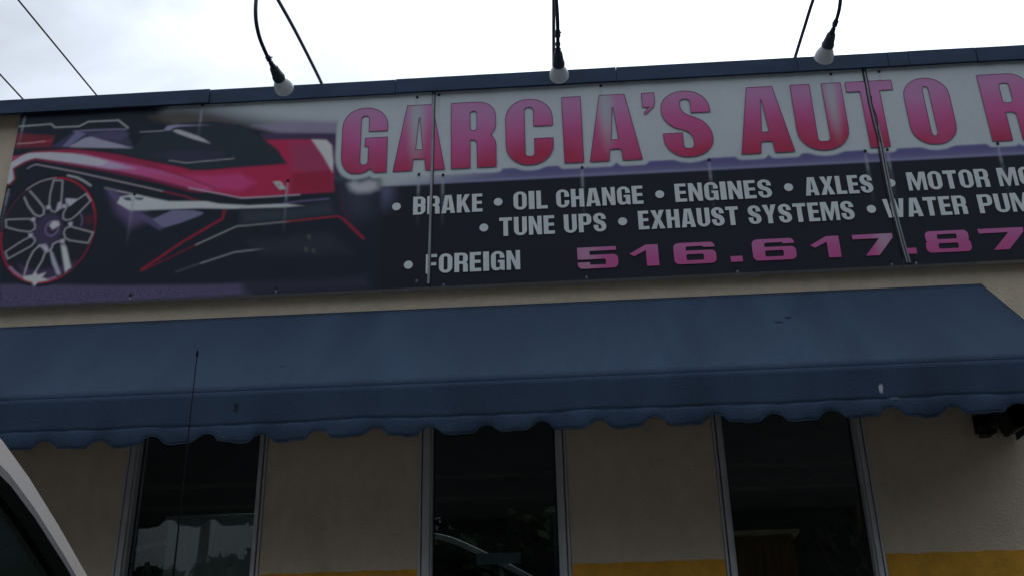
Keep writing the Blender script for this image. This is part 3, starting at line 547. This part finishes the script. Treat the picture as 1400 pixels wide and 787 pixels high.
for k, cv in enumerate(sheets):
    a, b = PX[k]; yo = (0, .0008, -.0006)[k]
    xs_ = cv.U.ravel(); zs_ = cv.V.ravel(); co = np.empty((xs_.size, 3)); co[:, 0] = xs_; co[:, 1] = YF+yo+.03; co[:, 2] = zs_-3.575
    nv_, nu_ = cv.C.shape[:2]; idx = np.arange(nv_*nu_).reshape(nv_, nu_)
    F = np.stack([idx[:-1, :-1], idx[:-1, 1:], idx[1:, 1:], idx[1:, :-1]], -1).reshape(-1, 4)
    me = bpy.data.meshes.new('printed_sheet'); me.vertices.add(len(co)); me.vertices.foreach_set('co', co.ravel()); me.loops.add(F.size); me.polygons.add(len(F))
    me.polygons.foreach_set('loop_start', np.arange(0, F.size, 4)); me.loops.foreach_set('vertex_index', F.ravel().astype(np.int32)); me.update(calc_edges=True)
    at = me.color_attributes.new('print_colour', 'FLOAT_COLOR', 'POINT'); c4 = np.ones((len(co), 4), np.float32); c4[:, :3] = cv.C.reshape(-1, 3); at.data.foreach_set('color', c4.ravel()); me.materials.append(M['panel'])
    o = bpy.data.objects.new('printed_sheet', me); COL.objects.link(o); o.parent = sg; ORG[o.name] = (0, -.03, 3.575)
    MB().box(a, b, YF+yo+.0012, -.022, 3.5752, 4.7968).build('backing_board', M['paneledge'], sg)
# title ink: rose at the top of each letter to crimson at the foot
def ink(name, top, mid, low, v0, v1, pale_streaks=()):
    m = mat(name, (1, 1, 1), .4, spec=.32); t = m.node_tree; n = t.nodes; b = n['Principled BSDF']; co = n.new('ShaderNodeTexCoord'); sp = n.new('ShaderNodeSeparateXYZ'); t.links.new(co.outputs['Object'], sp.inputs[0])
    z = n.new('ShaderNodeTexNoise'); z.inputs['Scale'].default_value = 1.7; z.inputs['Detail'].default_value = 3; t.links.new(co.outputs['Object'], z.inputs['Vector'])
    mr_ = n.new('ShaderNodeMapRange'); mr_.inputs['From Min'].default_value = v0-3.575; mr_.inputs['From Max'].default_value = v1-3.575; t.links.new(sp.outputs['Z'], mr_.inputs['Value'])
    ad = n.new('ShaderNodeMath'); ad.operation = 'MULTIPLY_ADD'; t.links.new(z.outputs['Fac'], ad.inputs[0]); ad.inputs[1].default_value = 1.1; t.links.new(mr_.outputs[0], ad.inputs[2])
    sb = n.new('ShaderNodeMath'); sb.operation = 'SUBTRACT'; t.links.new(ad.outputs[0], sb.inputs[0]); sb.inputs[1].default_value = .55
    cr = n.new('ShaderNodeValToRGB'); t.links.new(sb.outputs[0], cr.inputs[0]); e = cr.color_ramp.elements; e[0].color = (*low, 1); e[0].position = .02; e[1].color = (*top, 1); e[1].position = .92; x = e.new(.45); x.color = (*mid, 1)
    cur = cr.outputs[0]
    for wx_, wz, ww, wh, amt in pale_streaks:      # pale streaks; on the title they are sky glare painted into the ink
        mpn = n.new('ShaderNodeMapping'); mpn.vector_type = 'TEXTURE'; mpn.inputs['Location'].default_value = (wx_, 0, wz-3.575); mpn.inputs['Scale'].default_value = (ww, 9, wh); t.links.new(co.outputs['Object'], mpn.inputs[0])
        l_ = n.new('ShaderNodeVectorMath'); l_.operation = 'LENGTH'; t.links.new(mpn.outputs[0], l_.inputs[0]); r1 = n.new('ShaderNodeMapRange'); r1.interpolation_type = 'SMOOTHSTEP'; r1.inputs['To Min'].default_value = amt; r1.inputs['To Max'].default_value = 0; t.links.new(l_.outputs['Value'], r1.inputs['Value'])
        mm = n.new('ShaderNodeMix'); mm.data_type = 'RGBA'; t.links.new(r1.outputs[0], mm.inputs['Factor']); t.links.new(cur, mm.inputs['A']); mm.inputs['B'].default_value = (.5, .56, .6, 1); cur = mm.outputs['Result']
    t.links.new(cur, b.inputs['Base Color']); return m
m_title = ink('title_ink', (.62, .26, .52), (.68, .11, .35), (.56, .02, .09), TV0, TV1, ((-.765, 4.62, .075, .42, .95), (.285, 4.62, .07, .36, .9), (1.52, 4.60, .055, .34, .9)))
m_edge = mat('title_ink_edge', (.22, .045, .16), .4, spec=.32)
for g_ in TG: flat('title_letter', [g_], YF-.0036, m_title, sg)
mb = MB()
for loops in TG:
    for l in loops:
        n_ = len(l)
        for i in range(n_):
            a_ = Vector(l[i]); b_ = Vector(l[(i+1) % n_]); d = b_-a_
            if d.length < 1e-5: continue
            p = Vector((-d.y, d.x)).normalized()*.0017; mb.add([(q_.x, YF-.0046, q_.y) for q_ in (a_-p, b_-p, b_+p, a_+p)], [(0, 1, 2, 3)])
mb.build('title_outline', m_edge, sg)
for g_ in SMALL: flat('printed_word', g_, YF-.0036, M['white'], sg)
for g_ in BULL: flat('bullet_point', [g_], YF-.0036, M['white'], sg)
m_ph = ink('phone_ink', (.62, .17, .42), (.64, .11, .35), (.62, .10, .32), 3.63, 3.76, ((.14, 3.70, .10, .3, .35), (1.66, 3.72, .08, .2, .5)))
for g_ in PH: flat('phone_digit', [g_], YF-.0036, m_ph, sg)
for sx, sz in SCREWS:
    mb = MB(); mb.add(disc(sx, sz, .0085, YF-.0015)+disc(sx, sz, .007, YF-.006), [tuple(range(10, 20))]+[(i, (i+1) % 10, 10+(i+1) % 10, 10+i) for i in range(10)]); mb.build('screw', M['screw'], sg)
def strip(pts, w_, y0, y1, name, m):
    G = [[(x-w_/2, y0, z), (x-w_/2, y1, z), (x+w_/2, y1, z), (x+w_/2, y0, z)] for x, z in pts]; MB().grid(G).build(name, m, sg, fix=False)
J1 = [(-.676, 4.79), (-.678, 4.6), (-.679, 4.428), (-.682, 4.2), (-.686, 3.97), (-.688, 3.8), (-.692, 3.59)]
J2 = [(1.723, 4.796), (1.722, 4.65), (1.720, 4.556), (1.724, 4.436), (1.730, 4.317), (1.727, 4.155), (1.727, 3.997), (1.735, 3.8), (1.744, 3.66), (1.750, 3.585)]
strip([(x+.002, z) for x, z in J1], .012, -.055, YF-.0055, 'joint_trim', M['trim']); strip([(x+.0105, z) for x, z in J1], .005, -.055, YF-.0052, 'joint_dark_strip', M['rubber'])  # dark strip right of this trim stands for the shadow beside it
strip([(x-.008, z) for x, z in J2[:5]], .007, -.055, YF-.0052, 'joint_dark_strip', M['rubber']); strip([(x-.010, z) for x, z in J2[4:]], .006, -.055, YF-.0052, 'joint_dark_strip', M['rubber'])
strip([(x+.001, z) for x, z in J2], .007, -.055, YF-.0058, 'joint_trim', M['trim']); strip([(x+.008, z) for x, z in J2], .006, -.055, YF-.0052, 'joint_dark_strip', M['rubber'])
strip([(x+.0145, z) for x, z in J2[3:]], .007, -.055, YF-.0060, 'joint_trim', M['trim'])
strip([(x+.002+.006*math.sin(z*30), z) for x, z in [(J2[4][0]-.0+.003, z) for z in np.linspace(4.6, 4.3, 14)]], .004, -.055, YF-.0064, 'joint_dark_strip', M['rubber'])

# ------------------------------------------------------------------ gooseneck lamps
LAMPS = [
 ([(-1.344,.13,4.87),(-1.344,.12,4.93),(-1.344,.05,4.957),(-1.344,-.47,4.879),(-1.344,-.831,4.807),(-1.344,-1.08,4.74),(-1.344,-1.19,4.65),(-1.344,-1.211,4.53),(-1.344,-1.19,4.44),(-1.344,-1.123,4.393),(-1.344,-1.022,4.385),(-1.344,-.947,4.39),(-1.344,-.871,4.4)], (-1.335,-.700,4.401), 'leftmost of three gooseneck lamps, bulb hanging over the end of the printed red car'),
 ([(.008,.13,4.87),(.008,.12,4.92),(.008,.05,4.945),(.016,-.36,4.894),(.024,-.70,4.858),(.028,-.95,4.82),(.038,-1.06,4.70),(.034,-1.035,4.605),(.036,-.97,4.525),(.034,-.88,4.483),(.032,-.79,4.459)], (.033,-.620,4.440), 'middle gooseneck lamp with its straight arm, bulb above the name GARCIA\'S'),
 ([(1.384,.13,4.87),(1.384,.12,4.925),(1.384,.05,4.95),(1.384,-.258,4.943),(1.384,-.478,4.935),(1.384,-.76,4.9),(1.384,-.9,4.82),(1.384,-.955,4.7),(1.384,-.915,4.6),(1.384,-.857,4.562),(1.384,-.754,4.556),(1.384,-.689,4.559)], (1.366,-.545,4.515), 'rightmost of three gooseneck lamps, bulb above the word AUTO')]
def catmull(pts, n=6):
    pts = [Vector(p) for p in pts]; out = []
    for i in range(len(pts)-1):
        p0 = pts[max(i-1, 0)]; p1 = pts[i]; p2 = pts[i+1]; p3 = pts[min(i+2, len(pts)-1)]
        for k in range(n):
            t = k/n; out.append(.5*((2*p1)+(-p0+p2)*t+(2*p0-5*p1+4*p2-p3)*t*t+(-p0+3*p1-3*p2+p3)*t**3))
    out.append(pts[-1]); return out
def lathe_axis(mb, A, B, prof, n=24):
    A = Vector(A); d = (Vector(B)-A).normalized(); mb.tube([A+d*s for s, r in prof], [r for s, r in prof], n, caps=False); return mb
for path, face, lab in LAMPS:
    t = thing('gooseneck_lamp', path[0], lab, 'lamp', 'gooseneck lamps on the parapet')
    P = catmull(path); MB().tube(P, .0092, 12).build('arm', M['pipe'], t, smooth=True)
    b0 = Vector(path[0]); MB().tube([b0, b0+Vector((0, 0, .012))], [.032, .028], 16).tube([b0, b0+Vector((0, 0, .04))], .014, 12).build('flange', M['pipe'], t, smooth=.6)
    A = Vector(path[-1]); B = Vector(face); d = (B-A).normalized(); L = (B-A).length
    q1 = P[-8]; q2 = P[-5]
    for u0_, u1_, r0_ in ((-9, -7, .0135), (-5, -4, .0125), (-3, -2, .0145)): MB().tube([P[u0_], P[u1_]], r0_, 8).build('coupling', M['pipe'], t)
    MB().tube([P[-8]+Vector((-.014, 0, .004)), P[-8]+Vector((.018, .004, .01))], .0035, 6).build('set_screw', M['pipe'], t)
    sc = L/.171
    mb = MB(); lathe_axis(mb, A-d*.012, B, [(-.0005, .002), (.0005, .013), (.012, .016), (.016, .021), (.06*sc, .026), (.078*sc, .028), (.083*sc, .031), (.098*sc, .031), (.1*sc, .02)], 20); mb.build('socket', M['socket'], t, smooth=.7)
    mb = MB(); lathe_axis(mb, A, B, [(L-.082, .022), (L-.072, .026), (L-.055, .036), (L-.035, .044), (L-.015, .0475), (L-.006, .0475)], 28); bl = mb.build('bulb', M['bulb'], t, smooth=True)
    mb = MB(); lathe_axis(mb, A, B, [(L-.0065, .0472), (L-.003, .0485), (L+.002, .046), (L+.006, .03), (L+.008, .001)], 28); mb.build('bulb_face', M['bulbface'], bl, smooth=True)

# ------------------------------------------------------------------ black floodlight under the awning's right end
t = thing('wall_floodlight', (2.0, 0, 2.7), 'black floodlight on a short bracket against the wall under the right end of the awning', 'floodlight')
MB().box(1.93, 2.03, -.02, -.001, 2.70, 2.79).build('base_plate', M['black'], t, bevel=.003)
MB().tube([(1.985, -.02, 2.725), (1.985, -.08, 2.72), (2.06, -.11, 2.74)], .022, 12).box(1.935, 1.985, -.09, -.03, 2.672, 2.72).build('bracket', M['black'], t, bevel=.002)
rot = Matrix.Rotation(math.radians(-22), 3, 'Y')
mb = MB(); mb.box(2.03, 2.27, -.22, -.08, 2.66, 2.79, rot=rot, piv=(2.05, -.15, 2.66)); h = mb.build('head', M['black'], t, bevel=.006)
mb = MB(); mb.box(2.045, 2.255, -.225, -.221, 2.672, 2.778, rot=rot, piv=(2.05, -.15, 2.66)); mb.build('lens', M['carglass'], h)

# ------------------------------------------------------------------ car
def build_car(XC, paint, label, group=None):
    """nose towards +Y; XC centre line"""
    t = thing('parked_car', (XC, -4.2, 0), label, 'car', group)
    st = [(-6.62, .46, .95, .80), (-6.55, .30, 1.02, .86), (-6.2, .26, 1.04, .895), (-5.2, .24, 1.04, .90), (-4.2, .24, 1.04, .90), (-3.3, .24, 1.03, .90), (-2.95, .24, 1.02, .895), (-2.6, .26, .98, .88), (-2.25, .28, .90, .84), (-2.08, .34, .80, .74), (-2.02, .42, .68, .62)]
    G = []
    for y, z0, z1, hw in st:
        prof = [(-hw*.92, z0), (-hw, z0+.12), (-hw, (z0+z1)/2), (-hw*.985, z1-.10), (-hw*.95, z1-.02), (-hw*.86, z1+.01), (-hw*.4, z1+.035), (0, z1+.04)]
        prof = prof+[(-x, z) for x, z in prof[-2::-1]]; G.append([(XC+x, y, z) for x, z in prof])
    mb = MB(); mb.grid(G); mb.add(G[0], [tuple(range(len(G[0])))]); mb.add(G[-1], [tuple(range(len(G[-1])))]); 
    for i in range(len(G)-1): mb.add([G[i][0], G[i][-1], G[i+1][-1], G[i+1][0]], [(0, 1, 2, 3)])
    mb.build('body', paint, t, smooth=.7)
    HW = XC+.0
    rail = [(-2.93, 1.065, .815), (-3.10, 1.17, .80), (-3.40, 1.345, .785), (-3.55, 1.428, .775), (-3.687, 1.497, .766), (-3.776, 1.541, .763), (-3.858, 1.578, .760), (-3.924, 1.602, .758), (-4.1, 1.642, .752), (-4.4, 1.672, .745), (-4.9, 1.690, .74), (-5.6, 1.680, .735), (-6.1, 1.655, .72), (-6.4, 1.60, .71)]
    W_ = .044
    def off(i, s, dx=0, dn=W_):
        y, z, x = rail[i]; a = rail[max(i-1, 0)]; b = rail[min(i+1, len(rail)-1)]; ty, tz = b[0]-a[0], b[1]-a[1]; l = math.hypot(ty, tz); ny, nz_ = -tz/l, ty/l
        if nz_ > 0: ny, nz_ = -ny, -nz_
        return (XC+s*(x+dx), y+ny*dn, z+nz_*dn)
    for s in (-1, 1):
        a_ = len(rail)
        sec = lambda i: [off(i, s, -.03, -.005), off(i, s, -.004, -.003), off(i, s, .003, .003), off(i, s, .009, W_*.5), off(i, s, .015, W_), off(i, s, -.0, W_+.004), off(i, s, -.035, W_*.6)]
        MB().grid([sec(i)+[sec(i)[0]] for i in range(a_)]).build('roof_rail', paint, t, smooth=.5)
        sec2 = lambda i: [off(i, s, .024, W_+.0015), off(i, s, .030, W_+.016), off(i, s, .004, W_+.018), off(i, s, -.006, W_+.003)]
        MB().grid([sec2(i)+[sec2(i)[0]] for i in range(a_)]).build('window_seal', M['rubber'], t, smooth=False)
        for j, (i0, i1) in enumerate(((1, 8), (8, 11), (11, 13))):
            G = []
            for i in range(i0, i1+1):
                x1, y1, z1 = off(i, s, .012, W_+.012); G.append([(x1, y1, z1), (XC+s*(.80+.05*min(1, (z1-1.04)/.3)), y1, 1.05+.0*z1)])
            MB().grid(G).build('side_window', M['carglass'], t, smooth=True)
        for yy in (-4.35, -5.55): MB().add([(XC+s*.868, yy-.03, 1.04), (XC+s*.868, yy+.03, 1.04), (XC+s*.765, yy+.02, 1.64), (XC+s*.765, yy-.02, 1.64)], [(0, 1, 2, 3)]).build('door_pillar', M['rubber'], t, solid=.01)
        for yy in (-4.45, -5.6): MB().box(*sorted((XC+s*.90, XC+s*.925)), yy-.02, yy+.11, .86, .885).build('door_handle', paint, t, bevel=.005)
        mr_ = MB().box(*sorted((XC+s*.88, XC+s*1.03)), -3.52, -3.42, 1.00, 1.13).build('wing_mirror', paint, t, bevel=.02)
        MB().box(*sorted((XC+s*.905, XC+s*1.02)), -3.526, -3.521, 1.015, 1.115).build('mirror_glass', M['chrome'], mr_)
        MB().tube([(XC+s*.66, -2.09, .66), (XC+s*.60, -2.035, .64)], [.09, .075], 16).build('headlight', M['lens'], t, smooth=True)
        MB().box(*sorted((XC+s*.70, XC+s*.85)), -6.615, -6.56, .72, .98).build('tail_light', M['red'], t, bevel=.01)
        for yy in (-2.85, -5.75):
            cx = XC+s*.80; wh = MB()
            wh.tube([(cx-s*.11, yy, .335), (cx-s*.10, yy, .335), (cx+s*.085, yy, .335), (cx+s*.11, yy, .335)], [.29, .335, .335, .29], 36).build('wheel', M['rubber'], t, smooth=.7)
            r_ = MB(); r_.tube([(cx+s*.105, yy, .335), (cx+s*.117, yy, .335)], [.215, .205], 28)
            for k in range(5):
                an = 2*math.pi*k/5; r_.tube([(cx+s*.118, yy, .335), (cx+s*.122, yy+.19*math.cos(an), .335+.19*math.sin(an))], [.035, .022], 6)
            r_.build('rim', M['chrome'], t.children[-1], smooth=.6)
    rt = [(y, z, x) for y, z, x in rail if y <= -3.924]
    MB().grid([[(XC+x*u, y, z+.045*(1-u*u)) for u in np.linspace(-1, 1, 13)] for y, z, x in rt]).build('roof', paint, t, smooth=True)
    ws = [p for p in rail if p[0] >= -3.95]
    MB().grid([[(XC+x*u*.985, y+.05*(1-u*u), z+.02*(1-u*u)) for u in np.linspace(-1, 1, 9)] for y, z, x in ws]).build('windscreen', M['carglass'], t, smooth=True)
    MB().grid([[(XC+.70*u, -6.42-.18*k, 1.58-.56*k) for u in (-1, 0, 1)] for k in (0, .5, 1)]).build('rear_window', M['carglass'], t)
    MB().box(XC-.74, XC+.74, -2.06, -1.98, .34, .55).build('front_bumper', M['rubber'], t, bevel=.03); MB().box(XC-.80, XC+.80, -6.70, -6.58, .36, .60).build('rear_bumper', M['rubber'], t, bevel=.03)
    MB().box(XC-.42, XC+.42, -2.035, -2.0, .58, .68).build('grille', M['black'], t, bevel=.005)
    for s in (-.38, .38):
        sx = XC+s; MB().box(sx-.24, sx+.24, -4.7, -4.15, .35, .60).box(sx-.23, sx+.23, -4.85, -4.70, .55, 1.12).box(sx-.12, sx+.12, -4.86, -4.76, 1.16, 1.36).build('seat', M['rubber'], t, bevel=.03)
    MB().box(XC-.74, XC+.74, -3.35, -2.95, .80, 1.02).build('dashboard', M['black'], t, bevel=.02)
    return t
car = build_car(-1.378, M['paint'], 'silver car parked close to the shop, front pillar and dark side window at lower left')
MB().tube([(-.700, -3.10, .98), (-.700, -3.13, 1.2), (-.700, -3.155, 1.587), (-.700, -3.159, 1.999)], [.0026, .0021, .0016, .0011], 8).tube([(-.70, -3.10, .955), (-.70, -3.10, .99)], .012, 10).tube([(-.700, -3.159, 1.997), (-.700, -3.159, 2.008)], [.0024, .002], 8).build('antenna', M['matte'], car, smooth=True)
XC = -1.378
bars = []
for yy in (-3.45, -3.72, -3.98, -4.22):
    zt = 1.30+(-3.35-yy)*.42 if yy > -3.9 else 1.585
    bars.append(MB().prism([(yy-.012, 1.04), (yy+.022, 1.04), (yy-.045, zt), (yy-.07, zt)], 0, XC+.80, XC+.805).build('window_divider', M['paint'], car))
    for v_ in bars[-1].data.vertices: v_.co.x += -.05*(v_.co.z-1.04)/.5+.045*(1-(v_.co.z-1.04)/.5)
reflection_car = copy_tree(car); reflection_car.location = (-1.25, 3.9, 1.37); reflection_car.rotation_euler = (0, 0, math.radians(-90))  # indoor car stands in for a vehicle reflected in the middle pane
for b_ in bars: bpy.data.objects.remove(b_)
reflection_car['label'] = 'car raised on a lift inside the workshop, standing in for a vehicle reflected in the middle window'
for ch in reflection_car.children:
    if ch.name.startswith('antenna'): bpy.data.objects.remove(ch); break
for ch in list(reflection_car.children):
    if ch.type == 'MESH' and ch.data.materials[0] == M['paint']:
        ch.material_slots[0].link = 'OBJECT'; ch.material_slots[0].material = M['paint2']
t = thing('car_lift', (-.9, 3.9, .03), 'blue grey steel lift post standing inside behind the middle window', 'car lift')
MB().box(-.14, .06, 2.55, 2.75, .03, 3.9).build('post', M['steel'], t); MB().box(-.14, .06, 5.2, 5.4, .03, 3.9).build('post', M['steel'], t)
for yy, sgn in ((2.75, 1), (5.2, -1)): MB().box(-1.9, .8, *sorted((yy+sgn*.5, yy+sgn*.62)), 1.50, 1.60).box(-.09, .01, *sorted((yy, yy+sgn*.5)), 1.5, 1.6).build('arm', M['steel'], t)

# ------------------------------------------------------------------ overhead cables and poles
def upole(x, y, h, lab):
    t = thing('utility_pole', (x, y, 0), lab, 'utility pole'); MB().tube([(x, y, 0), (x, y, h)], [.16, .11], 14).build('pole', M['pole'], t, smooth=.6)
    MB().box(x-1.15, x+1.15, y-.05, y+.05, h-.45, h-.33).build('crossarm', M['pole'], t)
    for dx in (-1.0, 0, 1.0): MB().tube([(x+dx, y, h-.33), (x+dx, y, h-.22)], .035, 10).build('insulator', M['lens'], t, smooth=True)
dx_, dy_, dz_ = -.19, -1.77, .10
for A, lab in (((-6.02, 6.27, 9.57), 'overhead cable crossing the sky at upper left, the one nearer the lamps'), ((-7.0, 6.2, 9.55), 'overhead cable at the very left edge above the parapet')):
    P = [(A[0]+dx_*k, A[1]+dy_*k, A[2]+dz_*k) for k in (-10.6, -5, 0, 5, 10, 15.9)]; o = MB().tube(P, .0105, 8).build('overhead_cable', M['rubber'], smooth=True); tag(o, lab, 'cable', 'overhead cables')
upole(-4.5, 25.05, 8.8, 'wooden utility pole standing behind the shop'); upole(-9.5, -21.9, 11.5, 'wooden utility pole across the street reflected in the windows')

# ------------------------------------------------------------------ across the street: trees and a pale building, seen in the panes
def tree(x, y, h, cr, mleaf, lab, seed, n=15000):
    r = np.random.default_rng(seed); t = thing('street_tree', (x, y, 0), lab, 'tree', 'trees across the street')
    mb = MB(); P = [Vector((x, y, -.05)), Vector((x+.1, y, h*.2)), Vector((x-.05, y+.1, h*.4)), Vector((x+.1, y, h*.62)), Vector((x, y, h*.85))]; mb.tube(catmull(P, 3), [max(.03, .24*(1-k/13)) for k in range(13)], 9)
    cl = []
    for k in range(26):
        a = r.uniform(0, 2*math.pi); zz = r.uniform(.30, .97); rad = cr*math.sin(math.pi*min(1, max(.08, (1.05-zz)*1.15)))*r.uniform(.35, 1); c = Vector((x+rad*math.cos(a), y+rad*math.sin(a), h*zz)); cl.append((c, r.uniform(.5, 1.15)))
        b = Vector((x, y, h*max(.2, zz-.25))); mb.tube([b, (b+c)/2+Vector((0, 0, -.1)), c], [.07, .045, .015], 6)
    mb.build('trunk', M['bark'], t, smooth=True)
    ci = r.integers(0, len(cl), n); cen = np.array([tuple(cl[i][0]) for i in ci]); rr_ = np.array([cl[i][1] for i in ci])
    d = r.normal(size=(n, 3)); d /= np.linalg.norm(d, axis=1)[:, None]; pos = cen+d*(rr_*r.uniform(.3, 1, n)**.5)[:, None]*np.array([1.15, 1.15, .8])
    a = r.normal(size=(n, 3)); a /= np.linalg.norm(a, axis=1)[:, None]; b = np.cross(a, r.normal(size=(n, 3))); b /= np.linalg.norm(b, axis=1)[:, None]; sz = r.uniform(.10, .24, n)[:, None]
    V = np.stack([pos-a*sz, pos-b*sz*.5, pos+a*sz, pos+b*sz*.5], 1).reshape(-1, 3)-np.array([x, y, 0])
    me = bpy.data.meshes.new('crown'); me.vertices.add(len(V)); me.vertices.foreach_set('co', V.ravel()); me.loops.add(4*n); me.polygons.add(n); me.polygons.foreach_set('loop_start', np.arange(0, 4*n, 4)); me.loops.foreach_set('vertex_index', np.arange(4*n, dtype=np.int32)); me.update(calc_edges=True); me.materials.append(mleaf)
    o = bpy.data.objects.new('crown', me); COL.objects.link(o); o.parent = t
for i, (x, y, h, cr, mm, lab) in enumerate([(-13.5, -17, 10.5, 3.2, 'leaf', 'leafy street tree far left of the reflected row'), (-3.6, -16, 10.2, 3.4, 'leaf2', 'dense street tree beside the reflected sky gap'), (1.2, -17.5, 11.5, 3.6, 'leaf', 'tallest street tree reflected in the middle window'), (5.6, -16.2, 10.8, 3.4, 'leaf2', 'dark street tree reflected in the right window'), (10.6, -17.5, 11, 3.6, 'leaf', 'leafy street tree at the right end of the row'), (15.6, -16.5, 9.8, 3.4, 'leaf2', 'darker street tree beyond the right end of the row'), (-19, -16, 9.6, 3.4, 'leaf2', 'darker street tree beyond the left end of the row'), (-8.3, -17.5, 5.4, 2.6, 'leaf2', 'low street tree under the reflected sky gap')]):
    tree(x, y, h, cr, M[mm], lab, 11+i)
n = 60000; rw = np.random.default_rng(5); th = rw.uniform(math.radians(-200), math.radians(20), n); rad = rw.uniform(33, 44, n)  # tree belt added behind the camera, cutting low sky light under the awning
hh = 11.5+2.2*np.sin(th*9)+1.5*np.sin(th*23+1)+.9*np.sin(th*61)-8.5*np.exp(-((np.degrees(th)+114)/7.5)**2)-4*np.exp(-((np.degrees(th)+82)/3)**2); zz = hh*rw.uniform(0, 1, n)**.7; pos = np.stack([rad*np.cos(th), -4+rad*np.sin(th), zz], 1)
a_ = rw.normal(size=(n, 3)); a_ /= np.linalg.norm(a_, axis=1)[:, None]; b_ = np.cross(a_, rw.normal(size=(n, 3))); b_ /= np.linalg.norm(b_, axis=1)[:, None]; sz_ = rw.uniform(.35, .9, n)[:, None]
V_ = np.stack([pos-a_*sz_, pos-b_*sz_*.7, pos+a_*sz_, pos+b_*sz_*.7], 1).reshape(-1, 3)
me = bpy.data.meshes.new('added_woods'); me.vertices.add(len(V_)); me.vertices.foreach_set('co', V_.ravel()); me.loops.add(4*n); me.polygons.add(n); me.polygons.foreach_set('loop_start', np.arange(0, 4*n, 4)); me.loops.foreach_set('vertex_index', np.arange(4*n, dtype=np.int32)); me.update(calc_edges=True); me.materials.append(M['leaf2'])
o = bpy.data.objects.new('added_woods', me); COL.objects.link(o); tag(o, 'belt of dark green trees added around the far side of the street to cut low sky light', 'trees', kind='stuff')
hb = thing('house_across_street', (-8, -27, 0), 'pale single storey house across the street, reflected in the leftmost window', 'building')
MB().box(-16, 2, -34, -26, 0, 3.9).build('wall', M['siding'], hb); MB().prism([(-34.4, 3.91), (-30, 6.2), (-25.6, 3.91)], 0, -16.4, 2.4).build('roof', M['roofing'], hb)
for x in (-14, -11, -8, -5, -2):
    for z in (1.0,):
        f_ = MB().box(x-.55, x+.55, -25.995, -25.94, z, z+1.5).build('window', M['alu'], hb); MB().box(x-.48, x+.48, -25.938, -25.93, z+.07, z+1.43).build('pane', M['black'], f_)
